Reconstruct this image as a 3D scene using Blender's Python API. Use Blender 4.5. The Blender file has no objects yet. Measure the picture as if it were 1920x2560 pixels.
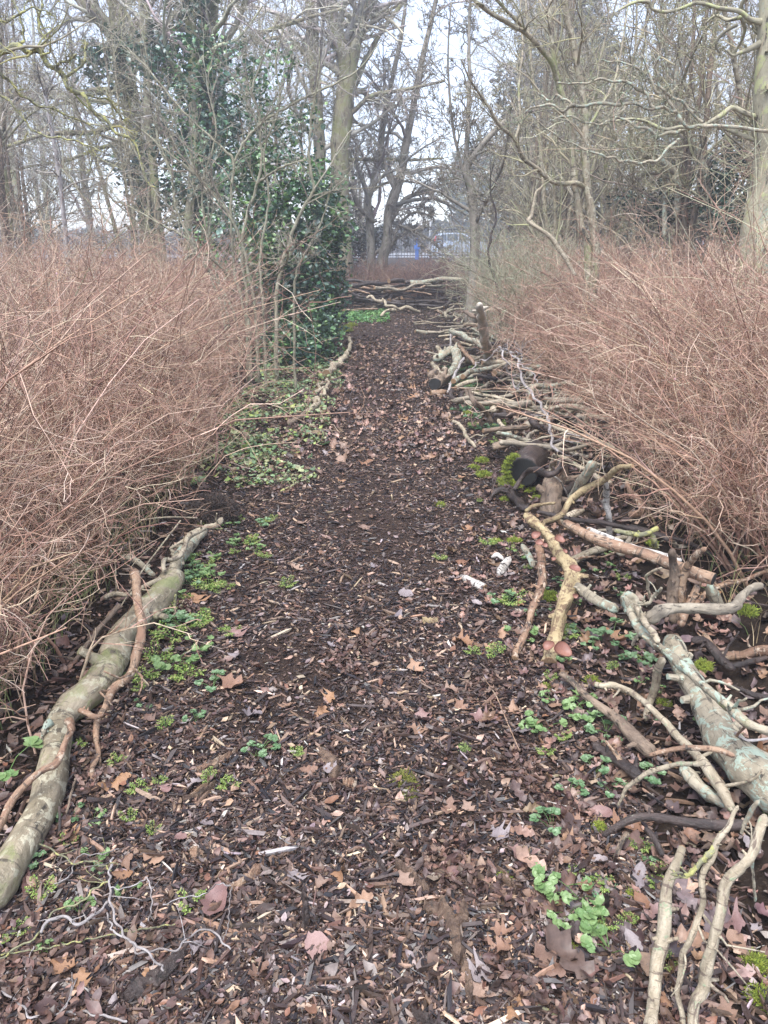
import bpy, math
import numpy as np
from mathutils import Vector

rng = np.random.default_rng(11)
sc = bpy.context.scene
COL = sc.collection

# ------------------------------------------------------------------ camera, world, sun, exposure
F = 1922.0; CAMH = 1.5; PITCH = math.radians(19.9)
cam_d = bpy.data.cameras.new("camera"); cam = bpy.data.objects.new("camera", cam_d); COL.objects.link(cam)
cam.location = (0, 0, CAMH); cam.rotation_euler = (math.radians(90) - PITCH, 0, 0)
cam_d.sensor_fit = 'VERTICAL'; cam_d.sensor_height = 24.0; cam_d.sensor_width = 18.0; cam_d.lens = 24.0 * F / 2560.0
cam_d.clip_start = 0.05; cam_d.clip_end = 2000
sc.camera = cam
world = bpy.data.worlds.new("World"); sc.world = world; world.use_nodes = True
SUN_EL, SUN_AZ = 66.0, 205.0          # azimuth from +Y towards +X
nt = world.node_tree; nt.nodes.clear()
wo = nt.nodes.new('ShaderNodeOutputWorld'); bg = nt.nodes.new('ShaderNodeBackground'); sky = nt.nodes.new('ShaderNodeTexSky')
hs = nt.nodes.new('ShaderNodeHueSaturation')
sky.sky_type = 'NISHITA'; sky.sun_disc = False; sky.sun_elevation = math.radians(SUN_EL); sky.sun_rotation = math.radians(SUN_AZ)
sky.air_density = 1.0; sky.dust_density = 0.8; sky.ozone_density = 1.0
hs.inputs['Saturation'].default_value = 0.50; hs.inputs['Value'].default_value = 1.0
bg.inputs['Strength'].default_value = 0.072
nt.links.new(sky.outputs[0], hs.inputs['Color']); tint = nt.nodes.new('ShaderNodeVectorMath'); tint.operation = 'MULTIPLY'; tint.inputs[1].default_value = (0.93, 0.98, 1.12)
nt.links.new(hs.outputs[0], tint.inputs[0]); nt.links.new(tint.outputs[0], bg.inputs['Color']); nt.links.new(bg.outputs[0], wo.inputs['Surface'])
sun_d = bpy.data.lights.new("sun", 'SUN'); sun = bpy.data.objects.new("sun", sun_d); COL.objects.link(sun)
sun_d.energy = 1.35; sun_d.angle = math.radians(45); sun_d.color = (1.0, 0.97, 0.93)
_e, _a = math.radians(SUN_EL), math.radians(SUN_AZ)
sdir = Vector((math.sin(_a) * math.cos(_e), math.cos(_a) * math.cos(_e), math.sin(_e)))
sun.rotation_euler = sdir.to_track_quat('Z', 'Y').to_euler()
vs = sc.view_settings; vs.view_transform = 'Standard'; vs.look = 'None'; vs.gamma = 1.0; vs.use_curve_mapping = False
vs.exposure = 2.3
sc.cycles.max_bounces = 5; sc.cycles.diffuse_bounces = 3; sc.cycles.glossy_bounces = 2; sc.cycles.transparent_max_bounces = 4
sc.cycles.transmission_bounces = 3; sc.cycles.volume_bounces = 1
sc.cycles.use_denoising = True; sc.cycles.caustics_reflective = False; sc.cycles.caustics_refractive = False
sc.render.threads_mode = 'AUTO'

# ------------------------------------------------------------------ geometry helpers
_fw = np.array([0, math.cos(PITCH), -math.sin(PITCH)]); _up = np.array([0, math.sin(PITCH), math.cos(PITCH)])
def ray(u, v):
    return _fw + np.array([1.0, 0, 0]) * ((u - 960) / F) - _up * ((v - 1280) / F)
def P(u, v, h=0.0):                     # where the photo's sight line meets height h
    d = ray(u, v); t = (h - CAMH) / d[2]
    return np.array([0, 0, CAMH]) + d * t
def PD(u, v, y):                        # the point of that sight line y metres ahead
    d = ray(u, v); return np.array([0, 0, CAMH]) + d * (y / d[1])
def depth(p): return float((np.asarray(p) - np.array([0, 0, CAMH])) @ _fw)
def U(a, b, n=None): return rng.uniform(a, b, n)
def gz(x, y):                           # small unevenness of the ground
    x = np.asarray(x, float); y = np.asarray(y, float)
    side = np.clip((np.abs(x + 0.12) - 0.55) / 1.2, 0, 1)
    z = 0.010 * np.sin(x * 5.1 + 1.3 * np.sin(y * 2.3)) * np.cos(y * 4.3 + x) + 0.007 * np.sin(x * 13 + y * 9) + 0.004 * np.sin(x * 31 - y * 27)
    return z * (0.6 + 1.3 * side) + 0.05 * side * side

class Geo:
    def __init__(s): s.v = []; s.f = {3: [], 4: []}; s.ng = []; s.c = []; s.n = 0
    def add(s, v, quads=None, tris=None, col=None, ngons=None):
        v = np.asarray(v, np.float32).reshape(-1, 3)
        if quads is not None and len(quads): s.f[4].append(np.asarray(quads, np.int32).reshape(-1, 4) + s.n)
        if tris is not None and len(tris): s.f[3].append(np.asarray(tris, np.int32).reshape(-1, 3) + s.n)
        for g in (ngons or []): s.ng.append([int(i) + s.n for i in g])
        if col is None: col = v.copy()
        col = np.asarray(col, np.float32)
        if col.ndim == 1: col = np.tile(col, (len(v), 1))
        s.v.append(v); s.c.append(col); s.n += len(v)
    def build(s, name, mat, parent=None, loc=None, smooth=True, colour=True):
        v = np.concatenate(s.v) if s.v else np.zeros((0, 3), np.float32)
        off = np.zeros(3) if loc is None else np.asarray(loc, float)
        v = v - off.astype(np.float32)
        q = np.concatenate(s.f[4]) if s.f[4] else np.zeros((0, 4), np.int32)
        t = np.concatenate(s.f[3]) if s.f[3] else np.zeros((0, 3), np.int32)
        loops = [q.ravel(), t.ravel()] + [np.array(g, np.int32) for g in s.ng]
        tot = np.concatenate([np.full(len(q), 4), np.full(len(t), 3), np.array([len(g) for g in s.ng], int)]).astype(np.int32)
        lv = np.concatenate(loops).astype(np.int32)
        me = bpy.data.meshes.new(name)
        me.vertices.add(len(v)); me.vertices.foreach_set('co', v.ravel())
        me.loops.add(len(lv)); me.loops.foreach_set('vertex_index', lv)
        st = np.concatenate([[0], np.cumsum(tot)[:-1]]).astype(np.int32)
        me.polygons.add(len(tot)); me.polygons.foreach_set('loop_start', st); me.polygons.foreach_set('loop_total', tot)
        sm = np.full(len(tot), bool(smooth)); sm[len(q) + len(t):] = False
        me.polygons.foreach_set('use_smooth', sm)
        me.update(calc_edges=True)
        if colour:
            a = me.color_attributes.new('Col', 'FLOAT_COLOR', 'POINT')
            c = np.ones((len(v), 4), np.float32); c[:, :3] = np.concatenate(s.c); a.data.foreach_set('color', c.ravel())
        me.materials.append(mat)
        o = bpy.data.objects.new(name, me); COL.objects.link(o)
        if parent is not None:
            o.parent = parent; o.location = off - np.array(parent.location) if loc is not None else (0, 0, 0)
            if loc is None: pass
        else: o.location = off
        return o

def tag(o, label=None, cat=None, group=None, kind=None):
    if label: o['label'] = label
    if cat: o['category'] = cat
    if group: o['group'] = group
    if kind: o['kind'] = kind
    return o
def empty(name, loc, label, cat, group=None):
    o = bpy.data.objects.new(name, None); COL.objects.link(o); o.location = loc; o.empty_display_size = 0.1
    return tag(o, label, cat, group)
def dup(root, loc, rz=0.0, s=1.0, label=None, group=None, tilt=(0, 0)):
    r = root.copy(); COL.objects.link(r); r.location = loc; r.rotation_euler = (tilt[0], tilt[1], rz)
    r.scale = (s, s, s) if np.isscalar(s) else s
    if label: r['label'] = label
    if group: r['group'] = group
    for ch in root.children:
        c = ch.copy(); COL.objects.link(c); c.parent = r
        for g in ch.children:
            d = g.copy(); COL.objects.link(d); d.parent = c
    return r

def tubes(g, Pt, R, sides=4, col=None, cap=False):
    """N polylines of K points -> tubes, all at once"""
    Pt = np.asarray(Pt, float); R = np.asarray(R, float)
    N, K, _ = Pt.shape
    if N == 0: return
    T = np.gradient(Pt, axis=1); T /= np.linalg.norm(T, axis=2, keepdims=True) + 1e-9
    ref = Pt[:, -1] - Pt[:, 0]; ref /= np.linalg.norm(ref, axis=1, keepdims=True) + 1e-9
    a = np.cross(ref, rng.normal(size=(N, 3))); a /= np.linalg.norm(a, axis=1, keepdims=True) + 1e-9
    A = a[:, None, :] - T * (T * a[:, None, :]).sum(2, keepdims=True); A /= np.linalg.norm(A, axis=2, keepdims=True) + 1e-9
    B = np.cross(T, A)
    th = np.linspace(0, 2 * np.pi, sides, endpoint=False)
    V = Pt[:, :, None, :] + R[:, :, None, None] * (np.cos(th)[None, None, :, None] * A[:, :, None, :] + np.sin(th)[None, None, :, None] * B[:, :, None, :])
    idx = np.arange(N * K * sides).reshape(N, K, sides)
    nx = np.roll(idx, -1, axis=2)
    q = np.stack([idx[:, :-1], nx[:, :-1], nx[:, 1:], idx[:, 1:]], -1).reshape(-1, 4)
    c = None
    if col is not None:
        col = np.asarray(col, float)
        c = np.repeat(col, K * sides, axis=0) if col.ndim == 2 else np.tile(col, (N * K * sides, 1))
    ng = None
    if cap: ng = [list(idx[i, 0][::-1]) for i in range(N)] + [list(idx[i, -1]) for i in range(N)]
    g.add(V.reshape(-1, 3), quads=q, col=c, ngons=ng)

def spawn(Pt, R, m, tr=(0.2, 1.0), ang=(0.5, 1.1), lenf=(0.4, 0.8), radf=0.55, K=5, trop=0.0, wig=0.15, rmin=0.0006, shrink=0.5, tip=0.3):
    """m children for every branch of (N,K,3)"""
    N, Kp, _ = Pt.shape
    L = np.linalg.norm(np.diff(Pt, axis=1), axis=2).sum(1)
    i = np.repeat(np.arange(N), m); n = len(i)
    t = U(tr[0], tr[1], n); f = t * (Kp - 1); k = np.minimum(f.astype(int), Kp - 2); w = (f - k)[:, None]
    pos = Pt[i, k] * (1 - w) + Pt[i, k + 1] * w
    T = Pt[i, k + 1] - Pt[i, k]; T /= np.linalg.norm(T, axis=1, keepdims=True) + 1e-9
    r = R[i, k] * (1 - w[:, 0]) + R[i, k + 1] * w[:, 0]
    v = rng.normal(size=(n, 3)); v -= T * (v * T).sum(1, keepdims=True); v /= np.linalg.norm(v, axis=1, keepdims=True) + 1e-9
    a = U(ang[0], ang[1], n)[:, None]
    d = np.cos(a) * T + np.sin(a) * v
    ln = L[i] * U(lenf[0], lenf[1], n) * (1 - shrink * t)
    out = np.zeros((n, K, 3)); out[:, 0] = pos
    for j in range(1, K):
        d = d + wig * rng.normal(size=(n, 3)); d[:, 2] += trop; d /= np.linalg.norm(d, axis=1, keepdims=True) + 1e-9
        out[:, j] = out[:, j - 1] + d * (ln / (K - 1))[:, None]
    r0 = np.maximum(r * radf, rmin)
    RR = np.maximum(r0[:, None] * np.linspace(1, tip, K)[None, :], rmin * 0.8)
    return out, RR

def cr(pts, n):                          # Catmull-Rom through rows of any width
    p = np.asarray(pts, float)
    if len(p) == 2: return p[0] + (p[1] - p[0]) * np.linspace(0, 1, n)[:, None]
    e = np.vstack([2 * p[0] - p[1], p, 2 * p[-1] - p[-2]])
    s = np.linspace(0, len(p) - 1 - 1e-6, n); k = s.astype(int); t = (s - k)[:, None]
    a, b, c, d = e[k], e[k + 1], e[k + 2], e[k + 3]
    return 0.5 * ((2 * b) + (-a + c) * t + (2 * a - 5 * b + 4 * c - d) * t ** 2 + (-a + 3 * b - 3 * c + d) * t ** 3)

def bark_tube(g, W, sides=14, lump=0.07, wob=0.25, close=True, knots=0.0, rnd=(True, True)):
    """one limb with an uneven girth; W rows x,y,z,r"""
    W = np.asarray(W, float)
    L = np.linalg.norm(np.diff(W[:, :3], axis=0), axis=1).sum(); rm = W[:, 3].mean()
    K = int(np.clip(L / (rm * 0.9), 8, 110)); S = cr(W, K)
    C, R = S[:, :3].copy(), np.maximum(S[:, 3], 0.0008)
    ph = U(0, 6.28, 8); s = np.linspace(0, 1, K) * L / max(rm, 1e-4)
    T = np.gradient(C, axis=0); T /= np.linalg.norm(T, axis=1, keepdims=True) + 1e-9
    a = np.cross(T[0], [0.3, 0.2, 1.0]); a /= np.linalg.norm(a)
    A = np.zeros_like(C)
    for k in range(K):
        a = a - T[k] * (a @ T[k]); a /= np.linalg.norm(a) + 1e-9; A[k] = a
    B = np.cross(T, A)
    C += (A * (np.sin(s * 0.43 + ph[0]) * R * wob)[:, None] + B * (np.sin(s * 0.31 + ph[1]) * R * wob)[:, None])
    th = np.linspace(0, 2 * np.pi, sides, endpoint=False)
    rr = R[:, None] * (1 + lump * (np.sin(th[None] * 2 + s[:, None] * 0.35 + ph[2]) + 0.7 * np.sin(th[None] * 3 - s[:, None] * 0.8 + ph[3]) + 0.5 * np.sin(s[:, None] * 1.7 + ph[4])
                            + 0.5 * rng.normal(size=(K, sides))))
    if knots:
        rr *= 1 + knots * np.maximum(0, np.sin(s * 0.9 + ph[5]))[:, None] ** 6
    for e, k in ((0, 0), (1, -1)):
        if rnd[e]:
            s_ = 1 if k == 0 else -1
            C = C.copy(); d_ = T[k]
            for q_, (f_, o_) in enumerate(((.35, -.25), (.72, .05))):
                rr[(q_ if k == 0 else -1 - q_)] *= f_
                C[(q_ if k == 0 else -1 - q_)] = C[(2 if k == 0 else -3)] - d_ * s_ * rm * (.95 - .4 * q_) if K > 12 else C[(q_ if k == 0 else -1 - q_)]
    V = C[:, None] + rr[..., None] * (np.cos(th)[None, :, None] * A[:, None] + np.sin(th)[None, :, None] * B[:, None])
    idx = np.arange(K * sides).reshape(K, sides); nx = np.roll(idx, -1, axis=1)
    q = np.stack([idx[:-1], nx[:-1], nx[1:], idx[1:]], -1).reshape(-1, 4)
    ng = [list(idx[0][::-1]), list(idx[-1])] if close else None
    al = np.concatenate([[0], np.cumsum(np.linalg.norm(np.diff(C, axis=0), axis=1))])
    cc = np.stack([np.repeat(al[:, None], sides, 1), R[:, None] * np.cos(th)[None], R[:, None] * np.sin(th)[None]], -1)
    g.add(V.reshape(-1, 3), quads=q, ngons=ng, col=cc.reshape(-1, 3))
    return C, R, V, T

def eul(rx, ry, rz):
    cx, sx, cy, sy, cz, sz = np.cos(rx), np.sin(rx), np.cos(ry), np.sin(ry), np.cos(rz), np.sin(rz)
    M = np.empty(np.broadcast(rx, ry, rz).shape + (3, 3))
    M[..., 0, 0] = cz * cy; M[..., 0, 1] = cz * sy * sx - sz * cx; M[..., 0, 2] = cz * sy * cx + sz * sx
    M[..., 1, 0] = sz * cy; M[..., 1, 1] = sz * sy * sx + cz * cx; M[..., 1, 2] = sz * sy * cx - cz * sx
    M[..., 2, 0] = -sy; M[..., 2, 1] = cy * sx; M[..., 2, 2] = cy * cx
    return M
def scatter(g, tv, pos, M, s, cols, quads=None, tris=None, jit=0.0):
    tv = np.asarray(tv, float); n = len(pos); T = len(tv)
    s = np.asarray(s, float)
    if s.ndim == 1: s = s[:, None]
    loc = tv[None] * (s[:, None, :] if s.ndim == 2 else s)
    if jit: loc = loc * (1 + jit * rng.normal(size=loc.shape))
    V = np.einsum('nij,ntj->nti', M, loc) + np.asarray(pos)[:, None]
    off = (np.arange(n) * T)[:, None, None]
    g.add(V.reshape(-1, 3), quads=(np.asarray(quads)[None] + off).reshape(-1, 4) if quads is not None else None,
          tris=(np.asarray(tris)[None] + off).reshape(-1, 3) if tris is not None else None, col=np.repeat(cols, T, axis=0))
def palette(cols, n, var=0.15, w=None):
    c = np.array(cols, float)[rng.choice(len(cols), n, p=w)]
    return np.clip(c * np.exp(var * rng.normal(size=(n, 1)).clip(-1.7, 1.5)) * (1 + 0.04 * rng.normal(size=(n, 3))), 0.004, 0.9)

# ------------------------------------------------------------------ materials
def newmat(name):
    m = bpy.data.materials.new(name); m.use_nodes = True; n = m.node_tree
    return m, n, n.nodes['Principled BSDF']
def noise(n, scale, detail=6, rough=0.6, coord='Object', stretch=None, dist=0.0):
    tc = n.nodes.new('ShaderNodeTexCoord'); t = n.nodes.new('ShaderNodeTexNoise')
    t.inputs['Scale'].default_value = scale; t.inputs['Detail'].default_value = detail; t.inputs['Roughness'].default_value = rough; t.inputs['Distortion'].default_value = dist
    if stretch:
        mp = n.nodes.new('ShaderNodeMapping'); mp.inputs['Scale'].default_value = stretch
        n.links.new(tc.outputs[coord], mp.inputs['Vector']); n.links.new(mp.outputs[0], t.inputs['Vector'])
    else: n.links.new(tc.outputs[coord], t.inputs['Vector'])
    return t
def ramp(n, src, stops):
    r = n.nodes.new('ShaderNodeValToRGB'); cr_ = r.color_ramp
    while len(cr_.elements) < len(stops): cr_.elements.new(0.5)
    for e, (p, c) in zip(cr_.elements, stops): e.position = p; e.color = (*c, 1) if len(c) == 3 else c
    n.links.new(src, r.inputs['Fac']); return r
def mixc(n, fac, a, b):
    m = n.nodes.new('ShaderNodeMix'); m.data_type = 'RGBA'
    for s, k in ((fac, 0), (a, 6), (b, 7)):
        if hasattr(s, 'links'): n.links.new(s, m.inputs[k])
        else: m.inputs[k].default_value = s if k == 0 else (*s, 1)
    return m.outputs[2]
def bump(n, b, src, strength=0.5, dist=0.005):
    bm_ = n.nodes.new('ShaderNodeBump'); bm_.inputs['Strength'].default_value = strength; bm_.inputs['Distance'].default_value = dist
    n.links.new(src, bm_.inputs['Height']); n.links.new(bm_.outputs[0], b.inputs['Normal'])
def bnoise(n, scale, stretch, detail=7, rough=0.72, dist=0.4):
    a = n.nodes.new('ShaderNodeAttribute'); a.attribute_name = 'Col'; oi = n.nodes.new('ShaderNodeObjectInfo')
    mu = n.nodes.new('ShaderNodeVectorMath'); mu.operation = 'MULTIPLY'; mu.inputs[1].default_value = tuple(x * scale for x in stretch)
    ad = n.nodes.new('ShaderNodeVectorMath'); ad.operation = 'ADD'; ml_ = n.nodes.new('ShaderNodeMath'); ml_.operation = 'MULTIPLY'; ml_.inputs[1].default_value = 37.0
    t = n.nodes.new('ShaderNodeTexNoise'); t.inputs['Scale'].default_value = 1.0; t.inputs['Detail'].default_value = detail; t.inputs['Roughness'].default_value = rough; t.inputs['Distortion'].default_value = dist
    n.links.new(a.outputs['Color'], mu.inputs[0]); n.links.new(oi.outputs['Random'], ml_.inputs[0]); n.links.new(mu.outputs[0], ad.inputs[0]); n.links.new(ml_.outputs[0], ad.inputs[1]); n.links.new(ad.outputs[0], t.inputs['Vector'])
    return t
def bark(name, c1, c2, lich=None, lf=0.6, sc_=18, rough=0.75, spots=True, moss=None, mf=0.6, spot=(0.03, 0.025, 0.02), bs=0.8, rings=0.0):
    m, n, b = newmat(name)
    t1 = bnoise(n, sc_, (.35, 1, 1)); t2 = bnoise(n, sc_ * 2.4, (.22, 1, 1)); t3 = bnoise(n, sc_ * 0.35, (.7, 1, 1)); t5 = bnoise(n, sc_ * 1.5, (1, 1, 1))
    c = mixc(n, ramp(n, t1.outputs['Fac'], [(0.42, (0, 0, 0)), (0.58, (1, 1, 1))]).outputs[0], c1, c2)
    c = mixc(n, ramp(n, t3.outputs['Fac'], [(0.40, (0.55,) * 3), (0.52, (0, 0, 0))]).outputs[0], c, tuple(x * 0.5 for x in c1))
    if spots: c = mixc(n, ramp(n, t2.outputs['Fac'], [(0.55, (0, 0, 0)), (0.62, (0.9,) * 3)]).outputs[0], c, spot)
    if rings:
        tr2 = bnoise(n, sc_ * 2.2, (1.6, .28, .28), 4, .6, .2)
        c = mixc(n, ramp(n, tr2.outputs['Fac'], [(0.57, (0, 0, 0)), (0.62, (rings,) * 3)]).outputs[0], c, spot)
    if lich: c = mixc(n, ramp(n, t5.outputs['Fac'], [(lf - .04, (0, 0, 0)), (lf - .01, (0.9,) * 3)]).outputs[0], c, lich)
    if moss: c = mixc(n, ramp(n, t3.outputs['Fac'], [(mf, (0, 0, 0)), (mf + 0.08, (0.8,) * 3)]).outputs[0], c, moss)
    n.links.new(c, b.inputs['Base Color']); b.inputs['Roughness'].default_value = rough
    ad = n.nodes.new('ShaderNodeMath'); ad.operation = 'ADD'; n.links.new(t1.outputs['Fac'], ad.inputs[0]); n.links.new(t5.outputs['Fac'], ad.inputs[1])
    bump(n, b, ad.outputs[0], bs, 0.014)
    return m
def attr_mat(name, rough=0.6, rvar=0.0, transl=0.0, spec=0.5, fine=120):
    m, n, b = newmat(name)
    a = n.nodes.new('ShaderNodeAttribute'); a.attribute_name = 'Col'
    t = noise(n, fine, 4, 0.7)
    r = ramp(n, t.outputs['Fac'], [(0.3, (0.62,) * 3), (0.7, (1.25,) * 3)])
    mm = n.nodes.new('ShaderNodeVectorMath'); mm.operation = 'MULTIPLY'
    n.links.new(a.outputs['Color'], mm.inputs[0]); n.links.new(r.outputs[0], mm.inputs[1]); n.links.new(mm.outputs[0], b.inputs['Base Color'])
    b.inputs['Roughness'].default_value = rough; b.inputs['Specular IOR Level'].default_value = spec
    if rvar:
        t2 = noise(n, 25, 3, 0.6); r2 = ramp(n, t2.outputs['Fac'], [(0.35, (rough - rvar,) * 3), (0.65, (rough + rvar,) * 3)])
        n.links.new(r2.outputs[0], b.inputs['Roughness'])
    if transl:
        tr = n.nodes.new('ShaderNodeBsdfTranslucent'); mx = n.nodes.new('ShaderNodeMixShader'); mx.inputs[0].default_value = transl
        n.links.new(mm.outputs[0], tr.inputs['Color']); n.links.new(b.outputs[0], mx.inputs[1]); n.links.new(tr.outputs[0], mx.inputs[2])
        n.links.new(mx.outputs[0], n.nodes['Material Output'].inputs['Surface'])
    return m
def plain(name, c, rough=0.5, metal=0.0, c2=None, sc_=20, coat=0.0):
    m, n, b = newmat(name)
    if c2 is not None:
        t = noise(n, sc_, 6, 0.65); n.links.new(mixc(n, ramp(n, t.outputs['Fac'], [(0.35, (0, 0, 0)), (0.65, (1, 1, 1))]).outputs[0], c, c2), b.inputs['Base Color'])
    else: b.inputs['Base Color'].default_value = (*c, 1)
    b.inputs['Roughness'].default_value = rough; b.inputs['Metallic'].default_value = metal; b.inputs['Coat Weight'].default_value = coat
    return m
def leafmat(name, cols, rough=0.6, veins=True):
    m, n, b = newmat(name)
    oi = n.nodes.new('ShaderNodeObjectInfo')
    k = len(cols); r = ramp(n, oi.outputs['Random'], [(i / max(k - 1, 1), c) for i, c in enumerate(cols)])
    t = noise(n, 60, 6, 0.7); r2 = ramp(n, t.outputs['Fac'], [(0.3, (0.5, 0.45, 0.42)), (0.55, (1, 1, 1)), (0.8, (1.25, 1.2, 1.1))])
    mm = n.nodes.new('ShaderNodeVectorMath'); mm.operation = 'MULTIPLY'
    n.links.new(r.outputs[0], mm.inputs[0]); n.links.new(r2.outputs[0], mm.inputs[1]); n.links.new(mm.outputs[0], b.inputs['Base Color'])
    b.inputs['Roughness'].default_value = rough; bump(n, b, t.outputs['Fac'], 0.5, 0.002)
    return m

M = {}
# soil: damp and dark
m, n, b = newmat('soil'); t = noise(n, 9, 10, 0.7); t2 = noise(n, 70, 6, 0.75)
c = mixc(n, ramp(n, t.outputs['Fac'], [(0.35, (0, 0, 0)), (0.7, (1, 1, 1))]).outputs[0], (0.022, 0.015, 0.011), (0.055, 0.038, 0.028))
c = mixc(n, ramp(n, t2.outputs['Fac'], [(0.55, (0, 0, 0)), (0.66, (0.8,) * 3)]).outputs[0], c, (0.12, 0.085, 0.06))
n.links.new(c, b.inputs['Base Color']); b.inputs['Roughness'].default_value = 0.9; b.inputs['Specular IOR Level'].default_value = 0.15; bump(n, b, t2.outputs['Fac'], 1.0, 0.02); M['soil'] = m
m, n, b = newmat('path_soil'); t = noise(n, 12, 10, 0.7); t2 = noise(n, 90, 6, 0.75)
c = mixc(n, ramp(n, t.outputs['Fac'], [(0.35, (0, 0, 0)), (0.7, (1, 1, 1))]).outputs[0], (0.03, 0.019, 0.015), (0.065, 0.042, 0.032))
c = mixc(n, ramp(n, t2.outputs['Fac'], [(0.52, (0, 0, 0)), (0.62, (0.8,) * 3)]).outputs[0], c, (0.17, 0.11, 0.08))
n.links.new(c, b.inputs['Base Color']); b.inputs['Roughness'].default_value = 0.8; b.inputs['Specular IOR Level'].default_value = 0.2; bump(n, b, t2.outputs['Fac'], 1.0, 0.02); M['path'] = m
M['chips'] = attr_mat('damp_wood_chip', 0.42, 0.14, spec=0.6)
M['litter'] = attr_mat('dead_leaf_bits', 0.5, 0.12, fine=60)
M['stems'] = attr_mat('red_brown_stems', 0.6, fine=40)
M['twigs'] = attr_mat('pale_twigs', 0.7, fine=40)
M['green'] = attr_mat('green_leaves', 0.38, 0.1, transl=0.25, fine=40)
M['holly'] = attr_mat('holly_leaves', 0.26, 0.06, transl=0.08, spec=0.7, fine=15)
M['moss'] = attr_mat('moss_fibres', 0.8, transl=0.25, fine=90)
M['olive'] = bark('smooth_olive_bark', (0.24, 0.20, 0.13), (0.40, 0.33, 0.23), (0.46, 0.42, 0.30), 0.58, 13, 0.5, moss=(0.25, 0.27, 0.11), mf=0.53, bs=0.8, rings=.7)
M['greymoss'] = bark('grey_lichen_bark', (0.32, 0.27, 0.19), (0.46, 0.40, 0.29), (0.36, 0.43, 0.34), 0.57, 16, 0.8, moss=(0.34, 0.34, 0.16), mf=0.60, rings=.5)
M['redbark'] = bark('red_brown_bark', (0.28, 0.16, 0.10), (0.42, 0.28, 0.18), (0.48, 0.38, 0.28), 0.60, 22, 0.5, rings=.7)
M['brown'] = bark('brown_bark', (0.17, 0.12, 0.085), (0.30, 0.22, 0.155), (0.26, 0.25, 0.17), 0.66, 20, 0.7)
M['dark'] = bark('wet_dark_bark', (0.035, 0.025, 0.022), (0.085, 0.06, 0.05), (0.2, 0.18, 0.14), 0.68, 20, 0.42)
M['pale'] = bark('pale_weathered_bark', (0.38, 0.31, 0.21), (0.55, 0.47, 0.34), (0.30, 0.36, 0.22), 0.64, 24, 0.75, spot=(0.14, 0.10, 0.075), rings=.8)
M['stump'] = bark('grey_stump_wood', (0.50, 0.44, 0.35), (0.64, 0.57, 0.46), None, .6, 20, .85, spots=False)
M['hazel'] = bark('hazel_bark', (0.27, 0.25, 0.17), (0.37, 0.34, 0.24), (0.36, 0.38, 0.26), .6, 14, .8)
M['post'] = bark('grey_weathered_wood', (0.28, 0.235, 0.175), (0.42, 0.36, 0.27), None, .6, 20, .85)
M['rot'] = bark('rotting_yellow_wood', (0.36, 0.27, 0.14), (0.47, 0.37, 0.21), (0.16, 0.10, 0.06), 0.57, 22, 0.85, spot=(0.13, 0.08, 0.045), rings=.4)
M['birch'] = bark('white_birch_bark', (0.58, 0.53, 0.47), (0.74, 0.69, 0.62), (0.25, 0.2, 0.17), 0.66, 24, 0.55, spot=(0.06, 0.05, 0.045), rings=1)
M['lime'] = bark('yellow_lichen_bark', (0.20, 0.19, 0.12), (0.33, 0.32, 0.18), (0.44, 0.42, 0.15), 0.56, 22, 0.85)
M['grey_twig'] = bark('silver_grey_twig', (0.30, 0.26, 0.24), (0.46, 0.42, 0.40), None, 0.6, 20, 0.5)
M['trunk'] = bark('olive_trunk_bark', (0.27, 0.23, 0.16), (0.38, 0.34, 0.23), (0.36, 0.38, 0.22), 0.60, 5, 0.85, moss=(0.27, 0.27, 0.11), mf=0.5, bs=0.9)
M['trunk_dark'] = bark('dark_trunk_bark', (0.25, 0.22, 0.18), (0.37, 0.33, 0.27), (0.17, 0.18, 0.10), 0.62, 6, 0.85, bs=0.9)
M['trunk_lichen'] = bark('lichened_trunk_bark', (0.30, 0.27, 0.19), (0.42, 0.38, 0.26), (0.40, 0.41, 0.20), 0.58, 6, 0.9, moss=(0.30, 0.38, 0.32), mf=0.60, bs=0.6)
M['tree_twigs'] = attr_mat('bare_twigs', 0.8, fine=6)
M['fungus'] = plain('ear_fungus', (0.20, 0.085, 0.06), 0.5, c2=(0.29, 0.14, 0.10))
m, n, b = newmat('cut_wood'); tc = n.nodes.new('ShaderNodeTexCoord'); wv = n.nodes.new('ShaderNodeTexWave'); wv.wave_type = 'RINGS'; wv.rings_direction = 'Z'
wv.inputs['Scale'].default_value = 60; wv.inputs['Distortion'].default_value = 2.5; n.links.new(tc.outputs['Object'], wv.inputs['Vector'])
n.links.new(mixc(n, wv.outputs['Fac'], (0.34, 0.22, 0.12), (0.24, 0.14, 0.075)), b.inputs['Base Color']); b.inputs['Roughness'].default_value = 0.8; M['cut'] = m
m, n, b = newmat('cut_wood_dark'); tc = n.nodes.new('ShaderNodeTexCoord'); wv = n.nodes.new('ShaderNodeTexWave'); wv.wave_type = 'RINGS'; wv.rings_direction = 'Z'
wv.inputs['Scale'].default_value = 40; wv.inputs['Distortion'].default_value = 3; n.links.new(tc.outputs['Object'], wv.inputs['Vector'])
n.links.new(mixc(n, wv.outputs['Fac'], (0.030, 0.030, 0.028), (0.018, 0.018, 0.017)), b.inputs['Base Color']); b.inputs['Roughness'].default_value = 0.7; M['cutdark'] = m
M['oak'] = leafmat('oak_leaf_brown', [(0.28, 0.16, 0.105), (0.16, 0.095, 0.07), (0.38, 0.23, 0.145), (0.20, 0.13, 0.10), (0.33, 0.22, 0.16)])
M['orange'] = leafmat('orange_brown_leaf', [(0.28, 0.15, 0.08), (0.34, 0.19, 0.10), (0.22, 0.11, 0.065)])
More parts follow.
